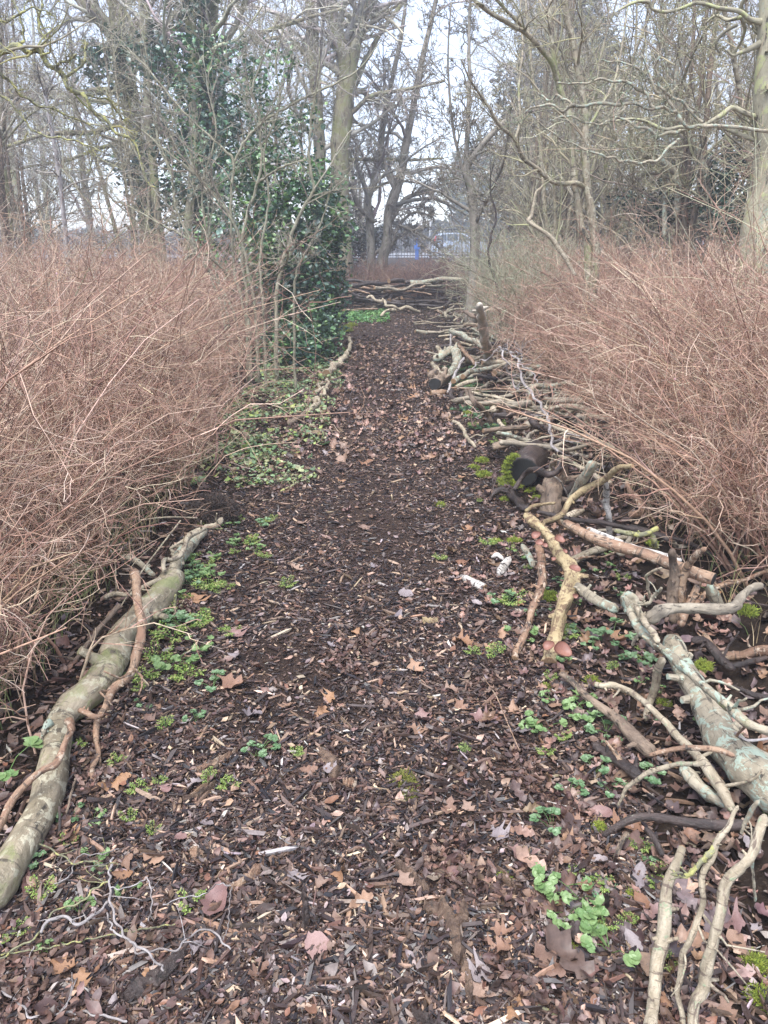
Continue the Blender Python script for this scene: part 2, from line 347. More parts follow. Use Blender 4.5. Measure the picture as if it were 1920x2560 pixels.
M['greyleaf'] = leafmat('grey_leaf', [(0.24, 0.20, 0.20), (0.32, 0.27, 0.26), (0.18, 0.15, 0.16)], 0.35)
M['pinkleaf'] = leafmat('pinkish_leaf', [(0.24, 0.14, 0.125), (0.32, 0.20, 0.175)], 0.4)
M['barkpiece'] = bark('torn_bark', (0.10, 0.06, 0.04), (0.20, 0.13, 0.085), None, 0.6, 30, 0.6)

# ------------------------------------------------------------------ ground and path
def sheet(name, xs, ys, zf, mat, edge=None):
    X, Y = np.meshgrid(xs, ys)
    if edge is not None: X = edge(X, Y)
    Z = zf(X, Y); V = np.stack([X, Y, Z], -1)
    i = np.arange(X.size).reshape(X.shape)
    q = np.stack([i[:-1, :-1], i[:-1, 1:], i[1:, 1:], i[1:, :-1]], -1).reshape(-1, 4)
    g = Geo(); g.add(V.reshape(-1, 3), quads=q); o = g.build(name, mat)
    o['kind'] = 'structure'; return o
far = np.array([6, 9, 14, 25, 50, 100, 250, 700])
xs = np.concatenate([-far[::-1], np.arange(-4, 4.01, 0.05), far])
ys = np.concatenate([[-300, -50, -10], np.arange(-2, 12, 0.05), np.arange(12, 20, 0.25), [22, 26, 32, 40, 60, 100, 250, 900]])
sheet('ground', xs, ys, lambda x, y: np.where((np.abs(x) < 8) & (y < 30) & (y > -5), gz(x, y), 0.03), M['soil'])
def pc(y): return -0.14 + 0.03 * np.sin(y * 0.7) + np.clip(y - 12, 0, 5) * 0.03     # path centre
py = np.concatenate([np.arange(-1.5, 15.8, 0.05)])
sheet('path', np.linspace(-1, 1, 30), py, lambda x, y: gz(x, y) + 0.004, M['path'],
      lambda s, y: pc(y) + s * (0.60 + 0.05 * np.sin(y * 3.1 + s) + 0.03 * np.sin(y * 11 + 2 * s)))

# ------------------------------------------------------------------ wood chips and leaf bits (beyond counting)
CH = np.array([[x, y, z] for z in (-.5, .5) for y in (-.5, .5) for x in (-.5, .5)], float)
CH[[0, 4]] += [0.25, 0, 0]; CH[[3, 7]] -= [0.2, 0, 0]
CHQ = [[0, 2, 3, 1], [4, 5, 7, 6], [0, 1, 5, 4], [2, 6, 7, 3], [0, 4, 6, 2], [1, 3, 7, 5]]
def spots(n, y0, y1, power, halfw, centre=pc):
    u = rng.uniform(size=n); a = 1 - power
    y = (y0 ** a + u * (y1 ** a - y0 ** a)) ** (1 / a)
    x = centre(y) + halfw(y) * U(-1, 1, n)
    return x, y
chipcols = [(0.042, 0.026, 0.022), (0.080, 0.049, 0.037), (0.15, 0.093, 0.066), (0.31, 0.20, 0.135), (0.52, 0.38, 0.26), (0.020, 0.015, 0.015), (0.40, 0.34, 0.31)]
cw = [0.31, 0.26, 0.155, 0.06, 0.022, 0.175, 0.018]
def chips(n, y0, y1, power, halfw, L, name, label, centre=pc, ar=(.10, .36)):
    x, y = spots(n, y0, y1, power, halfw, centre); g = Geo()
    thin = (np.sin(x * 7 + 2 * np.sin(y * 1.9)) + np.sin(y * 3.7 + x * 2) + 1.2 * np.cos((x - pc(y)) * 3.2) + rng.normal(0, .6, n)) > 1.7; keep_ = ~(thin & (rng.uniform(size=n) < .75)); x, y = x[keep_], y[keep_]; n = len(x)
    ln = np.exp(rng.normal(np.log(L), 0.5, n)).clip(0.006, 0.10); k = (1 + 0.05 * y)
    s = np.stack([ln * k, np.minimum(ln * U(ar[0], ar[1], n), .009) * k, ln * 0.10 + 0.001], -1)
    pos = np.stack([x, y, gz(x, y) + 0.004 + U(0.0, 0.012, n)], -1)
    Mx = eul(rng.normal(0, 0.35, n), rng.normal(0, 0.22, n), U(0, 6.28, n))
    scatter(g, CH, pos, Mx, s, palette(chipcols, n, 0.25, cw), quads=CHQ, jit=0.10)
    return tag(g.build(name, M['chips'], smooth=False, colour=True), label, 'wood chips', kind='stuff')
ch = chips(135000, 0.85, 17, 1.45, lambda y: 0.66 + 0.13 * y ** 0.5, 0.0132, 'wood_chips', 'damp brown wood chips covering the footpath')
# slivers and bark shreds
chips(20000, 0.85, 12, 1.4, lambda y: 0.75 + 0.16 * y, 0.034, 'bark_shreds', 'long shreds of bark and broken twigs among the chips', ar=(.04, .14))
oak_t = None
def leaf_outline(kind='oak', K=19):
    t = np.linspace(0, 1, K)
    if kind == 'oak':
        w = 0.25 * np.sin(np.pi * t ** 1.15) ** 0.75 * (1 + 0.38 * np.cos(t * 2 * np.pi * 3.6 + 2.9)) + .012; w[0] = 0.01; w[-1] = 0.05
    elif kind == 'ovate': w = 0.26 * np.sin(np.pi * t ** 0.75) ** 0.8 + 0.004
    elif kind == 'round': w = 0.46 * np.sqrt(np.clip(1 - (2 * t - 1) ** 2, 0, 1)) * (1 + 0.05 * np.cos(t * 40)) + 0.004
    else: w = 0.5 * np.sin(np.pi * t ** 0.7) ** 0.6 * (1 + 0.55 * np.cos(t * 2 * np.pi * 2.6 + 2.2)); w[0] = 0.02; w[-1] = 0.02
    return t, np.abs(w)
def leaf_mesh(kind, K=19, curl=0.5, bend=0.2, wav=0.03, seed=0, stalk=True):
    r = np.random.default_rng(seed); t, w = leaf_outline(kind, K)
    wl = w * (1 + 0.15 * r.normal(size=K)); wr = w * (1 + 0.15 * r.normal(size=K))
    rows = []
    for k in range(K):
        for s, ww in ((-1, wl[k]), (-0.5, wl[k] * 0.55), (0, 0), (0.5, wr[k] * 0.55), (1, wr[k])):
            x = np.sign(s) * ww
            rows.append([x, t[k] - 0.5 + 0.10 * abs(x), curl * x * x + bend * (t[k] - 0.5) ** 2 + wav * math.sin(9 * t[k] + 7 * x + seed) + 0.012 * r.normal()])
    V = np.array(rows); i = np.arange(K * 5).reshape(K, 5)
    q = np.stack([i[:-1, :-1], i[:-1, 1:], i[1:, 1:], i[1:, :-1]], -1).reshape(-1, 4)
    return V, q
SMALL_LEAF = leaf_mesh('ovate', 5, 1.5, 0.6, 0.08, 3)
SMALL_OAK = leaf_mesh('oak', 12, 1.6, 0.6, 0.08, 5)
def litter(n, x, y, size, cols, name, label, zoff=0.02, tilt=0.35, tmpl=SMALL_LEAF, mat='litter', w=None, cat='leaf litter', kind='stuff'):
    g = Geo(); n = len(x)
    pos = np.stack([x, y, gz(x, y) + U(0.008, zoff, n)], -1)
    s = np.exp(rng.normal(np.log(size), 0.35, n))
    scatter(g, tmpl[0], pos, eul(rng.normal(0, tilt, n), rng.normal(0, tilt, n), U(0, 6.28, n)), s, palette(cols, n, 0.25, w), quads=tmpl[1])
    return tag(g.build(name, M[mat], colour=True), label, cat, kind=kind)
deadcols = [(0.07, 0.042, 0.035), (0.12, 0.07, 0.055), (0.19, 0.115, 0.085), (0.32, 0.21, 0.15), (0.14, 0.10, 0.095), (0.27, 0.21, 0.19), (0.18, 0.09, 0.055)]
# path and verges
x1, y1 = spots(7000, 1.0, 15, 1.3, lambda y: 0.9 + 0.12 * y)
litter(0, x1, y1, 0.022, deadcols, 'leaf_litter', 'small dead leaf fragments strewn over the path and its verges')
x2, y2 = spots(1100, 1.2, 10, 1.2, lambda y: 0.45 + 0.03 * y, lambda y: 0.85 + 0 * y)
x3, y3 = spots(2300, 5.2, 12, 1.1, lambda y: 0.75 + 0 * y)
litter(0, np.concatenate([x2, x3]), np.concatenate([y2, y3]), 0.048, [(0.10, 0.06, 0.05), (0.17, 0.10, 0.08), (0.26, 0.16, 0.12), (0.12, 0.09, 0.085), (0.20, 0.12, 0.07), (.36, .24, .18)], 'oak_leaf_litter', 'brown oak leaves too many to count, thick on the far path and beside the log pile', 0.03, 0.4, SMALL_OAK)
# floor under the thickets
xs_ = np.concatenate([U(-5, -1.0, 8000), U(1.0, 5, 11000), U(-4, 4, 3000)]); ys_ = np.concatenate([rng.uniform(size=19000) ** 1.5 * 15 + 1, U(13, 22, 3000)])
litter(0, xs_, ys_, 0.05, deadcols[:5], 'thicket_floor_litter', 'dark leaf litter lying under the red-brown thickets', 0.03, 0.4)

# ------------------------------------------------------------------ branches and logs drawn where they lie
def worldpts(pts, hmin=True):
    out = []
    for (u, v, h, w) in pts:
        for _ in range(3):
            p = P(u, v, h); r = w * 0.5 * depth(p) / F
            if hmin and h < r * 0.8 + float(gz(p[0], p[1])): h = r * 0.8 + float(gz(p[0], p[1]))
        out.append([*p, r])
    return np.array(out)
CUTN = [0]
def limb(name, label, cat, pts, mat, group=None, lump=0.07, wob=0.25, knots=0.0, twigs=0, ends=None, W=None, tl=(0.05, 0.16), cutmat='cut', sides=None):
    """one branch, its side twigs grown from it, its sawn ends as parts"""
    if W is None: W = worldpts(pts)
    W = np.asarray(W, float); g = Geo()
    rmax = W[:, 3].max(); sd = sides or (7 if rmax < 0.006 else 10 if rmax < 0.02 else 18)
    C, R, V, T = bark_tube(g, W, sd, lump, wob, knots=knots, rnd=(0 not in (ends or []), 1 not in (ends or [])))
    ns = 0 if rmax < .006 or mat in ('birch', 'cut') or 'pile' in name else int(U(2, 6))
    if ns and len(C) > 8:
        k = rng.integers(3, len(C) - 3, ns); v_ = rng.normal(size=(ns, 3)); v_[:, 2] = np.abs(v_[:, 2]) * .8; v_ -= T[k] * (v_ * T[k]).sum(1, keepdims=True); v_ /= np.linalg.norm(v_, axis=1, keepdims=True)
        for q_ in range(ns):
            r_ = R[k[q_]]; d_ = v_[q_] + T[k[q_]] * U(-.6, .6); c_ = C[k[q_]] + v_[q_] * r_ * .5; l_ = r_ * U(.7, 1.9)
            bark_tube(g, [[*c_, r_ * .55], [*(c_ + d_ * l_ * .5), r_ * .34], [*(c_ + d_ * l_), r_ * .24]], 7, .12, 0, rnd=(False, False))
    if twigs:
        k = rng.integers(2, len(C) - 2, twigs)
        Pp = np.stack([C[k - 1], C[k + 1]], 1); n_ = len(k)
        v_ = rng.normal(size=(n_, 3)); v_[:, 2] = np.abs(v_[:, 2]); v_ -= T[k] * (v_ * T[k]).sum(1, keepdims=True); v_ /= np.linalg.norm(v_, axis=1, keepdims=True)
        ln = U(tl[0], tl[1], n_); d = v_ + T[k] * 0.5; pts_ = [C[k]]
        for j in range(4):
            d = d + 0.3 * rng.normal(size=d.shape); d /= np.linalg.norm(d, axis=1, keepdims=True); pts_.append(pts_[-1] + d * (ln / 4)[:, None])
        tp = np.stack(pts_, 1); tubes(g, tp, np.minimum(R[k] * 0.5, 0.006)[:, None] * np.linspace(1, 0.45, 5)[None], 5, cap=True)
    base = C[int(np.argmin(C[:, 2]))].copy(); base[2] = max(0, C[:, 2].min() - R.mean())
    o = tag(g.build(name, M[mat], loc=base), label, cat, group)
    for e in (ends or []):
        k = 0 if e == 0 else -1; ring = V[k]; c = ring.mean(0); d = T[k] * (-1 if e == 0 else 1)
        rr = np.linalg.norm(ring - c, axis=1).mean()
        gg = Geo(); S = len(ring); inner = c + (ring - c) * 0.93 + d * 0.0025; o2 = c + (ring - c) * 0.97 + d * 0.0005
        Vv = np.vstack([inner, o2]); i = np.arange(S); j = (i + 1) % S
        gg.add(Vv - c, quads=np.stack([i, j, j + S, i + S], -1) if e else np.stack([j, i, i + S, j + S], -1), ngons=[list(i) if e else list(i[::-1])])
        co = gg.build('cut_end', M[cutmat], smooth=False); co.parent = o; co.location = c - base
    return o

LOGS = []
def L(name, label, cat, pts, mat, **k): o = limb(name, label, cat, pts, mat, **k); LOGS.append(o); return o
BR = 'fallen branch'
# --- beside the path, olive trunk and what lies on it
L('fallen_log', 'thick smooth olive-green trunk lying along the path edge, darkened and bent', 'log',
  [(-90, 2330, .05, 104), (-5, 2205, .05, 92), (45, 2120, .05, 84), (110, 2005, .05, 78), (145, 1870, .05, 72), (158, 1800, .05, 66), (197, 1752, .06, 72), (243, 1710, .06, 78), (280, 1650, .06, 76), (305, 1594, .06, 70), (345, 1555, .06, 66), (385, 1508, .06, 64), (418, 1462, .06, 62), (432, 1444, .06, 54)],
  'olive', lump=0.045, wob=0.12, ends=[1], knots=0.10, sides=28)
L('fallen_log', 'thinner grey trunk continuing beyond the sawn end of the olive trunk', 'log',
  [(424, 1440, .05, 30), (445, 1402, .05, 33), (466, 1375, .05, 32), (490, 1345, .05, 28), (508, 1328, .05, 26)], 'greymoss', ends=[1], wob=0.1)
L('crooked_branch', 'pale crooked branch resting on top of the thinner grey trunk', BR,
  [(552, 1297, .16, 13), (540, 1315, .16, 15), (510, 1320, .15, 14), (477, 1338, .14, 15), (460, 1366, .14, 14), (449, 1392, .13, 12), (430, 1398, .14, 11), (411, 1401, .15, 10), (410, 1437, .12, 11)], 'pale', ends=[0], twigs=2)
L('crooked_branch', 'short broken side branch with a bleached tip over the thinner grey trunk', BR, [(470, 1345, .13, 9), (445, 1360, .12, 8), (420, 1374, .10, 5)], 'pale')
L('long_branch', 'long reddish-brown branch leaning across the olive trunk', BR,
  [(335, 1428, .30, 24), (341, 1478, .27, 22), (350, 1536, .24, 22), (351, 1599, .20, 23), (341, 1645, .16, 24), (318, 1692, .12, 22), (283, 1727, .09, 22), (261, 1767, .07, 18), (245, 1802, .05, 15), (240, 1842, .04, 14), (247, 1890, .03, 12), (229, 1924, .03, 12), (237, 1972, .02, 9)], 'redbark', ends=[0], twigs=3)
L('side_branch', 'short curved brown branch joining the reddish branch to the olive trunk', BR, [(262, 1785, .08, 12), (240, 1790, .09, 14), (215, 1782, .09, 14), (188, 1772, .09, 12)], 'redbark')
L('peeling_branch', 'peeling branch with a raised orange cut stub lying along the olive trunk', BR,
  [(172, 1800, .17, 22), (176, 1832, .17, 18), (160, 1865, .17, 16), (139, 1906, .16, 18), (107, 1928, .15, 16), (75, 1950, .14, 18), (38, 1990, .12, 18), (5, 2055, .10, 18), (-40, 2120, .08, 18)], 'redbark', ends=[0], lump=0.1)
L('broken_stub', 'broken green-grey stub pointing out of the olive trunk into the thicket', BR, [(135, 1795, .10, 20), (118, 1815, .10, 17), (106, 1840, .08, 13), (99, 1873, .05, 9)], 'greymoss', lump=.15)
L('bent_branch', 'mossy bent branch beside the thinner grey trunk under the thicket', BR, [(300, 1402, .10, 15), (322, 1394, .12, 18), (350, 1408, .10, 15), (372, 1428, .09, 14), (390, 1442, .07, 12)], 'greymoss')
L('straight_branch', 'pale brown branch passing behind the leaning reddish branch', BR, [(258, 1494, .05, 16), (285, 1486, .06, 12), (324, 1486, .08, 12), (370, 1460, .10, 12), (410, 1444, .11, 11)], 'pale', twigs=2)
L('straight_branch', 'slender brown branch slanting into the foot of the thicket', BR, [(306, 1508, .10, 14), (249, 1570, .08, 13), (220, 1611, .06, 12), (156, 1684, .03, 9)], 'brown', twigs=2)
L('dry_stalk', 'straight dry white stalk leaning above the crooked branch', 'stalk', [(454, 1298, .30, 4), (400, 1368, .22, 4), (353, 1431, .15, 4), (300, 1520, .05, 3)], 'pale', wob=.05)
L('dry_stalk', 'dry pale stalk lying flat over the root clump', 'stalk', [(350, 1300, .25, 3), (420, 1293, .25, 4), (496, 1295, .2, 4)], 'pale', wob=.05)
L('green_stick', 'short upright green stick against the sawn end of the olive trunk', 'stick', [(440, 1482, .12, 7), (437, 1515, .06, 7), (438, 1550, .01, 8)], 'lime', wob=.05)
L('small_branch', 'stubby pale forked twig below the sawn end of the olive trunk', BR, [(442, 1522, .03, 8), (460, 1510, .03, 9), (478, 1528, .02, 8)], 'pale', twigs=4, tl=(.02, .05))
L('black_cable', 'thin black cable sticking out beneath the olive trunk', 'cable', [(148, 2010, .06, 7), (150, 2050, .05, 8), (146, 2085, .03, 8), (130, 2105, .02, 6)], 'dark', wob=0, lump=0.01)
L('grey_stalk', 'dry grey stalk leaning up beside the olive trunk', 'stalk', [(190, 1945, .12, 5), (178, 1985, .07, 6), (160, 2058, .01, 5)], 'brown')
# --- curly twigs at the near corner
Z7 = lambda pts, h, w: [(x / 1.728, 1860 + y / 1.728, h, w) for x, y in pts]
CT = 'curly twig'; G = 'curly grey twigs of a fallen hazel branch'
curly = [
 ('curly grey twig running off the olive trunk to a fork', [(85, 405), (130, 415), (230, 460), (320, 515), (380, 505), (450, 525), (480, 550)], .05, 4.5),
 ('main curly grey twig bending down to the dark bark slab', [(490, 480), (475, 540), (475, 600), (480, 700), (520, 800), (560, 850), (600, 875), (690, 950), (705, 980)], .06, 6),
 ('curly grey twig sweeping down to the photo edge below the olive trunk', [(475, 590), (410, 625), (340, 690), (240, 720), (160, 830), (70, 880), (-10, 940)], .04, 5),
 ('thick wavy grey twig lying across two green leaves', [(170, 820), (215, 765), (270, 745), (330, 775), (400, 750), (440, 705), (470, 690)], .05, 8),
 ('long looping grey twig that arches over the bark slab', [(455, 720), (480, 780), (490, 810), (560, 850), (600, 905), (680, 885), (760, 890), (820, 830), (900, 800), (950, 840), (1000, 900)], .05, 5),
 ('pale wavy twig lying lowest in the curly tangle', [(-10, 1065), (80, 1115), (140, 1180), (260, 1165), (350, 1160), (450, 1175), (560, 1200)], .03, 6),
 ('thin curly twig hanging down from the sweeping one', [(150, 870), (110, 960), (120, 1040), (125, 1120)], .03, 3),
 ('thin forked curly twig pointing at the pink leaf', [(470, 620), (530, 625), (600, 600), (635, 580), (650, 620), (655, 700), (640, 770)], .06, 3.5),
 ('fine zigzag twig ending over the pink leaf', [(700, 700), (780, 665), (880, 650), (940, 605), (1000, 615)], .05, 3),
 ('fine wavy twig through the green weeds', [(230, 610), (300, 570), (320, 515), (350, 480), (440, 475), (520, 450)], .04, 3),
 ('fine pale twig curling round the round grey leaf', [(1000, 615), (990, 700), (985, 790), (960, 850)], .04, 3),
 ('olive straw stem lying flat under the curly twigs', [(-10, 910), (180, 885), (350, 850), (560, 810), (770, 775)], .03, 4),
]
for i, (lb, pts, h, w) in enumerate(curly):
    L('curly_twig', lb, CT, Z7(pts, h, w), 'grey_twig' if 'straw' not in lb and 'olive' not in lb else 'lime', group=G, wob=0.9, lump=0.05, twigs=3 if w > 4 else 1, tl=(.03, .10))
# --- beside the far path: pale twisted limbs
L('twisted_limb', 'pale twisted limb snaking along the path edge below the holly', BR, [(866, 840, .10, 6), (873, 847, .10, 8), (877, 857, .09, 8), (872, 872, .08, 9), (865, 885, .07, 11), (863, 893, .07, 10), (852, 904, .07, 14), (834, 918, .07, 17), (820, 931, .07, 19)], 'pale', ends=[1], wob=.4, knots=.2)
L('twisted_limb', 'upper pale twisted limb of the interlaced pair by the white-leaved ground cover', BR, [(819, 944, .09, 6), (819, 964, .08, 8), (813, 978, .07, 9), (803, 990, .05, 8)], 'pale', wob=.6)
L('twisted_limb', 'small pale curl of branch tucked behind the interlaced limbs', BR, [(808, 953, .06, 7), (799, 962, .06, 8), (797, 972, .04, 8)], 'pale', wob=.5)
L('twisted_limb', 'short pale limb with an orange sawn end pointing away from the path', BR, [(785, 979, .07, 7), (798, 976, .07, 8), (812, 966, .08, 7)], 'pale', ends=[0])
L('twisted_limb', 'lowest pale twisted limb, thick and splintered at its end', BR, [(802, 992, .08, 12), (788, 1001, .07, 15), (793, 1010, .06, 14), (782, 1022, .05, 16), (752, 1033, .04, 12)], 'pale', wob=.5, knots=.2)
L('pale_post', 'little pale upright stick beside the interlaced limbs', 'stick', [(804, 988, .10, 5), (805, 1008, .02, 5)], 'lime', wob=0)
L('rotten_plank', 'rotten dark slab of wood at the splintered limb end', 'log', [(775, 1030, .03, 14), (735, 1052, .03, 16), (720, 1062, .02, 10)], 'brown', lump=.2)
L('mossy_stick', 'moss-covered green stick lying in the ground cover', 'stick', [(748, 1205, .03, 7), (725, 1218, .03, 8), (700, 1232, .02, 8)], 'lime', lump=.2)
# --- the far end of the path
L('pale_branch', 'pale crooked branch draped over the far brush pile', BR, [(916, 747, .45, 6), (925, 740, .48, 8), (935, 749, .44, 7), (950, 752, .42, 7), (961, 755, .40, 8), (966, 764, .36, 6), (985, 767, .34, 7), (1000, 773, .3, 6)], 'pale', wob=.4)
L('pale_branch', 'pale crooked limb lying at the foot of the far brush pile', BR, [(952, 790, .08, 6), (958, 782, .12, 7), (974, 777, .14, 7), (996, 772, .18, 7), (1014, 769, .2, 10), (1032, 775, .15, 8), (1050, 780, .1, 7)], 'pale', wob=.4, ends=[1])
# --- log pile beyond the path's other edge, far part
L('dead_post', 'grey weathered upright stump post with a stub near its top', 'post', [(1198, 758, .98, 17), (1205, 800, .80, 22), (1213, 854, .55, 23), (1222, 890, .30, 24), (1230, 925, .0, 28)], 'stump', wob=.15, lump=.1)
L('leaning_branch', 'short stub branch leaning against the top of the upright post', BR, [(1158, 779, .80, 9), (1175, 786, .80, 10), (1198, 794, .78, 12)], 'brown')
L('leaning_branch', 'thick grey-green branch leaning from the path onto the upright post', BR, [(1127, 826, .40, 13), (1160, 841, .42, 13), (1193, 857, .42, 13), (1219, 874, .40, 15)], 'greymoss', ends=[0])
L('leaning_branch', 'brown branch sloping down behind the looping limb', BR, [(1134, 843, .30, 9), (1150, 865, .28, 10), (1165, 885, .25, 10), (1190, 911, .2, 9)], 'redbark', ends=[0])
L('blue_grey_stake', 'thin blue-grey stake standing behind the looping limb', 'stake', [(1127, 830, .36, 6), (1127, 875, .15, 6)], 'grey_twig', wob=0)
L('looping_limb', 'thick pale limb bent into a loop on the log pile', BR, [(1086, 892, .20, 12), (1096, 894, .20, 20), (1112, 886, .22, 22), (1130, 879, .24, 22), (1143, 886, .24, 22), (1142, 906, .22, 20), (1132, 926, .16, 18), (1116, 942, .12, 16), (1098, 950, .08, 14)], 'greymoss', wob=.2, knots=.1)
L('looping_limb', 'pale ridged branch below the looping limb', BR, [(1080, 904, .10, 9), (1088, 920, .09, 11), (1104, 933, .08, 12), (1122, 938, .08, 12)], 'pale', knots=.3)
L('looping_limb', 'short pale stub above the looping limb', BR, [(1093, 868, .16, 10), (1104, 882, .16, 12)], 'pale')
L('sawn_log', 'sawn log with a dark round end facing the path', 'log', [(1087, 960, .10, 31), (1102, 950, .10, 30), (1125, 940, .10, 28)], 'brown', ends=[0], cutmat='cutdark', wob=0)
L('sawn_log', 'small sawn log behind the dark-ended one with an orange top', 'log', [(1075, 940, .14, 24), (1092, 930, .14, 22)], 'brown', wob=0)
L('sawn_log', 'flat orange-brown log under the dark-ended one', 'log', [(1078, 983, .04, 14), (1095, 982, .04, 15), (1118, 978, .04, 14)], 'redbark', wob=0, ends=[0])
L('white_stick', 'slim white-grey stick propped down onto the path by the dark-ended log', 'stick', [(1160, 893, .28, 7), (1146, 919, .2, 7), (1131, 951, .12, 7), (1118, 985, .02, 6)], 'grey_twig')
L('pile_log', 'ridged grey log lying in the pile beyond the curled roots', 'log', [(1132, 953, .14, 15), (1155, 944, .15, 16), (1183, 941, .16, 14)], 'greymoss', ends=[0])
L('pile_log', 'pinkish pale branch lying across the curled roots', BR, [(1138, 968, .12, 9), (1165, 957, .14, 11), (1200, 950, .16, 9)], 'pale', ends=[0])
L('curled_root', 'dark curled root under the pinkish branch', 'root', [(1130, 972, .08, 10), (1129, 990, .05, 12), (1142, 1000, .05, 12), (1155, 996, .07, 11), (1152, 975, .12, 10)], 'dark')
L('curled_root', 'brown curled root beside the dark one', 'root', [(1160, 972, .1, 9), (1168, 985, .1, 11), (1160, 1000, .06, 12), (1145, 1006, .04, 9)], 'brown')
L('leaning_branch', 'brown branch with a sawn top leaning over the fallen oak leaves', BR, [(1173, 974, .36, 9), (1183, 1001, .30, 12), (1200, 1018, .24, 13), (1220, 1036, .16, 12), (1232, 1062, .08, 11)], 'brown', ends=[0])
L('pale_branch', 'pale forked branch lying in the ivy at the path edge', BR, [(1130, 1052, .06, 7), (1154, 1066, .08, 9), (1164, 1088, .06, 10), (1176, 1104, .05, 9), (1190, 1118, .04, 8)], 'pale', twigs=2)
L('pale_branch', 'thin pinkish stick beside the sawn-topped branch', BR, [(1188, 1044, .12, 5), (1215, 1032, .16, 6), (1238, 1020, .2, 5)], 'pale')
L('pile_log', 'straight brown pole lying across the pile above the mossy log', 'log', [(1208, 1077, .20, 12), (1260, 1072, .2, 13), (1330, 1068, .2, 13)], 'brown', ends=[0], wob=.08)
L('pile_log', 'mottled grey branch lying just above the mossy log', BR, [(1238, 1082, .24, 9), (1270, 1088, .24, 11), (1310, 1098, .24, 11), (1345, 1110, .22, 12)], 'greymoss')
L('sawn_log', 'short log with a small dark sawn end next to the mossy log', 'log', [(1234, 1118, .10, 22), (1255, 1112, .12, 22), (1285, 1106, .13, 22)], 'brown', ends=[0], cutmat='cutdark', wob=0)
L('dark_limb', 'bluish dark wet limb in the pile behind the mossy log', BR, [(1318, 1025, .35, 16), (1335, 1055, .32, 18), (1355, 1070, .28, 16), (1376, 1078, .26, 12)], 'dark')
L('twisted_twig', 'long twisted silver twig winding down over the log pile', 'twig', [(1255, 868, .75, 5), (1278, 885, .72, 5), (1296, 905, .68, 6), (1302, 940, .6, 6), (1320, 972, .55, 7), (1342, 1000, .5, 7), (1360, 1026, .45, 7), (1374, 1062, .4, 8), (1378, 1098, .35, 8), (1394, 1134, .3, 8)], 'grey_twig', wob=.8, twigs=9, tl=(.1, .3))
L('twisted_twig', 'second twisted silver twig curling above the upright post', 'twig', [(1180, 925, .5, 4), (1195, 905, .55, 4), (1225, 895, .6, 4), (1250, 870, .7, 5), (1262, 900, .65, 5), (1280, 950, .5, 5), (1296, 980, .45, 6)], 'grey_twig', wob=1.2, twigs=8, tl=(.1, .25))
L('twisted_twig', 'fine tangled twig at the end of the silver one', 'twig', [(1262, 882, .7, 3), (1290, 880, .72, 3), (1306, 892, .72, 3), (1300, 910, .7, 3), (1330, 930, .66, 3), (1345, 960, .6, 3)], 'grey_twig', wob=1.2, twigs=8, tl=(.1, .2))
# the mossy log
ml = L('mossy_log', 'big log with a broad black sawn end and bright moss round its rim', 'log', [(1308, 1180, .15, 76), (1318, 1163, .16, 76), (1334, 1140, .16, 74), (1350, 1116, .16, 70)], 'dark', wob=0, ends=[0], cutmat='cutdark', lump=.03, sides=36)
L('split_stump', 'upright split stump with pale splintered top beside the mossy log', 'stump', [(1405, 1155, .26, 20), (1396, 1172, .20, 44), (1388, 1205, .12, 58), (1382, 1238, .03, 56), (1380, 1262, -.06, 58), (1380, 1290, -.14, 56)], 'brown', lump=.16, wob=.05, sides=24)
L('wood_splinter', 'long pale splinter standing out of the split stump', 'wood splinter', [(1386, 1132, .36, 6), (1384, 1155, .28, 14), (1378, 1178, .2, 18)], 'pale', wob=0, lump=.2)
L('wood_splinter', 'shorter pink splinter on the far side of the split stump', 'wood splinter', [(1407, 1152, .3, 4), (1402, 1172, .24, 11), (1396, 1190, .18, 14)], 'redbark', wob=0, lump=.2)
L('dark_branch', 'dark bent branch hooked across the mossy log end with an orange stub', BR, [(1284, 1228, .12, 11), (1298, 1202, .16, 12), (1320, 1180, .22, 14), (1345, 1173, .27, 17), (1372, 1188, .28, 18), (1394, 1176, .30, 15), (1399, 1140, .36, 9)], 'dark', wob=.2)
L('dark_root', 'dark gnarled root arching at the path edge below the mossy log', 'root', [(1222, 1250, .02, 8), (1236, 1236, .05, 12), (1252, 1228, .06, 14), (1272, 1230, .06, 15), (1290, 1246, .06, 20), (1306, 1268, .05, 22), (1330, 1280, .04, 16)], 'dark', lump=.2, wob=.4, twigs=4)
L('white_twig', 'slender white twig standing in front of the split stump', 'twig', [(1376, 1187, .24, 4), (1398, 1200, .2, 4), (1410, 1220, .14, 4), (1422, 1246, .06, 4)], 'birch')
# --- log pile, near part
fb = L('fungus_branch', 'rotting yellow branch with brown ear fungi leaning out towards the path', BR,
  [(1308, 1278, .33, 16), (1330, 1305, .31, 24), (1355, 1330, .29, 26), (1385, 1358, .27, 28), (1405, 1385, .25, 28), (1428, 1418, .23, 34), (1424, 1450, .20, 36), (1414, 1500, .15, 36), (1402, 1545, .10, 36), (1385, 1600, .06, 34), (1372, 1650, .03, 34)], 'rot', lump=.13, wob=.3, ends=[1], sides=20)
L('upper_branch', 'smooth yellow-brown branch rising from the fungus branch into the thicket', BR, [(1355, 1310, .30, 12), (1385, 1296, .32, 14), (1410, 1278, .35, 16), (1435, 1245, .40, 17), (1470, 1217, .45, 18), (1510, 1200, .5, 17), (1545, 1172, .58, 16), (1580, 1166, .62, 10)], 'rot', wob=.3, ends=[1])
L('upper_branch', 'thin yellow stub lying back from the tip of the fungus branch', BR, [(1310, 1278, .34, 10), (1340, 1264, .35, 9), (1395, 1256, .36, 6)], 'rot')
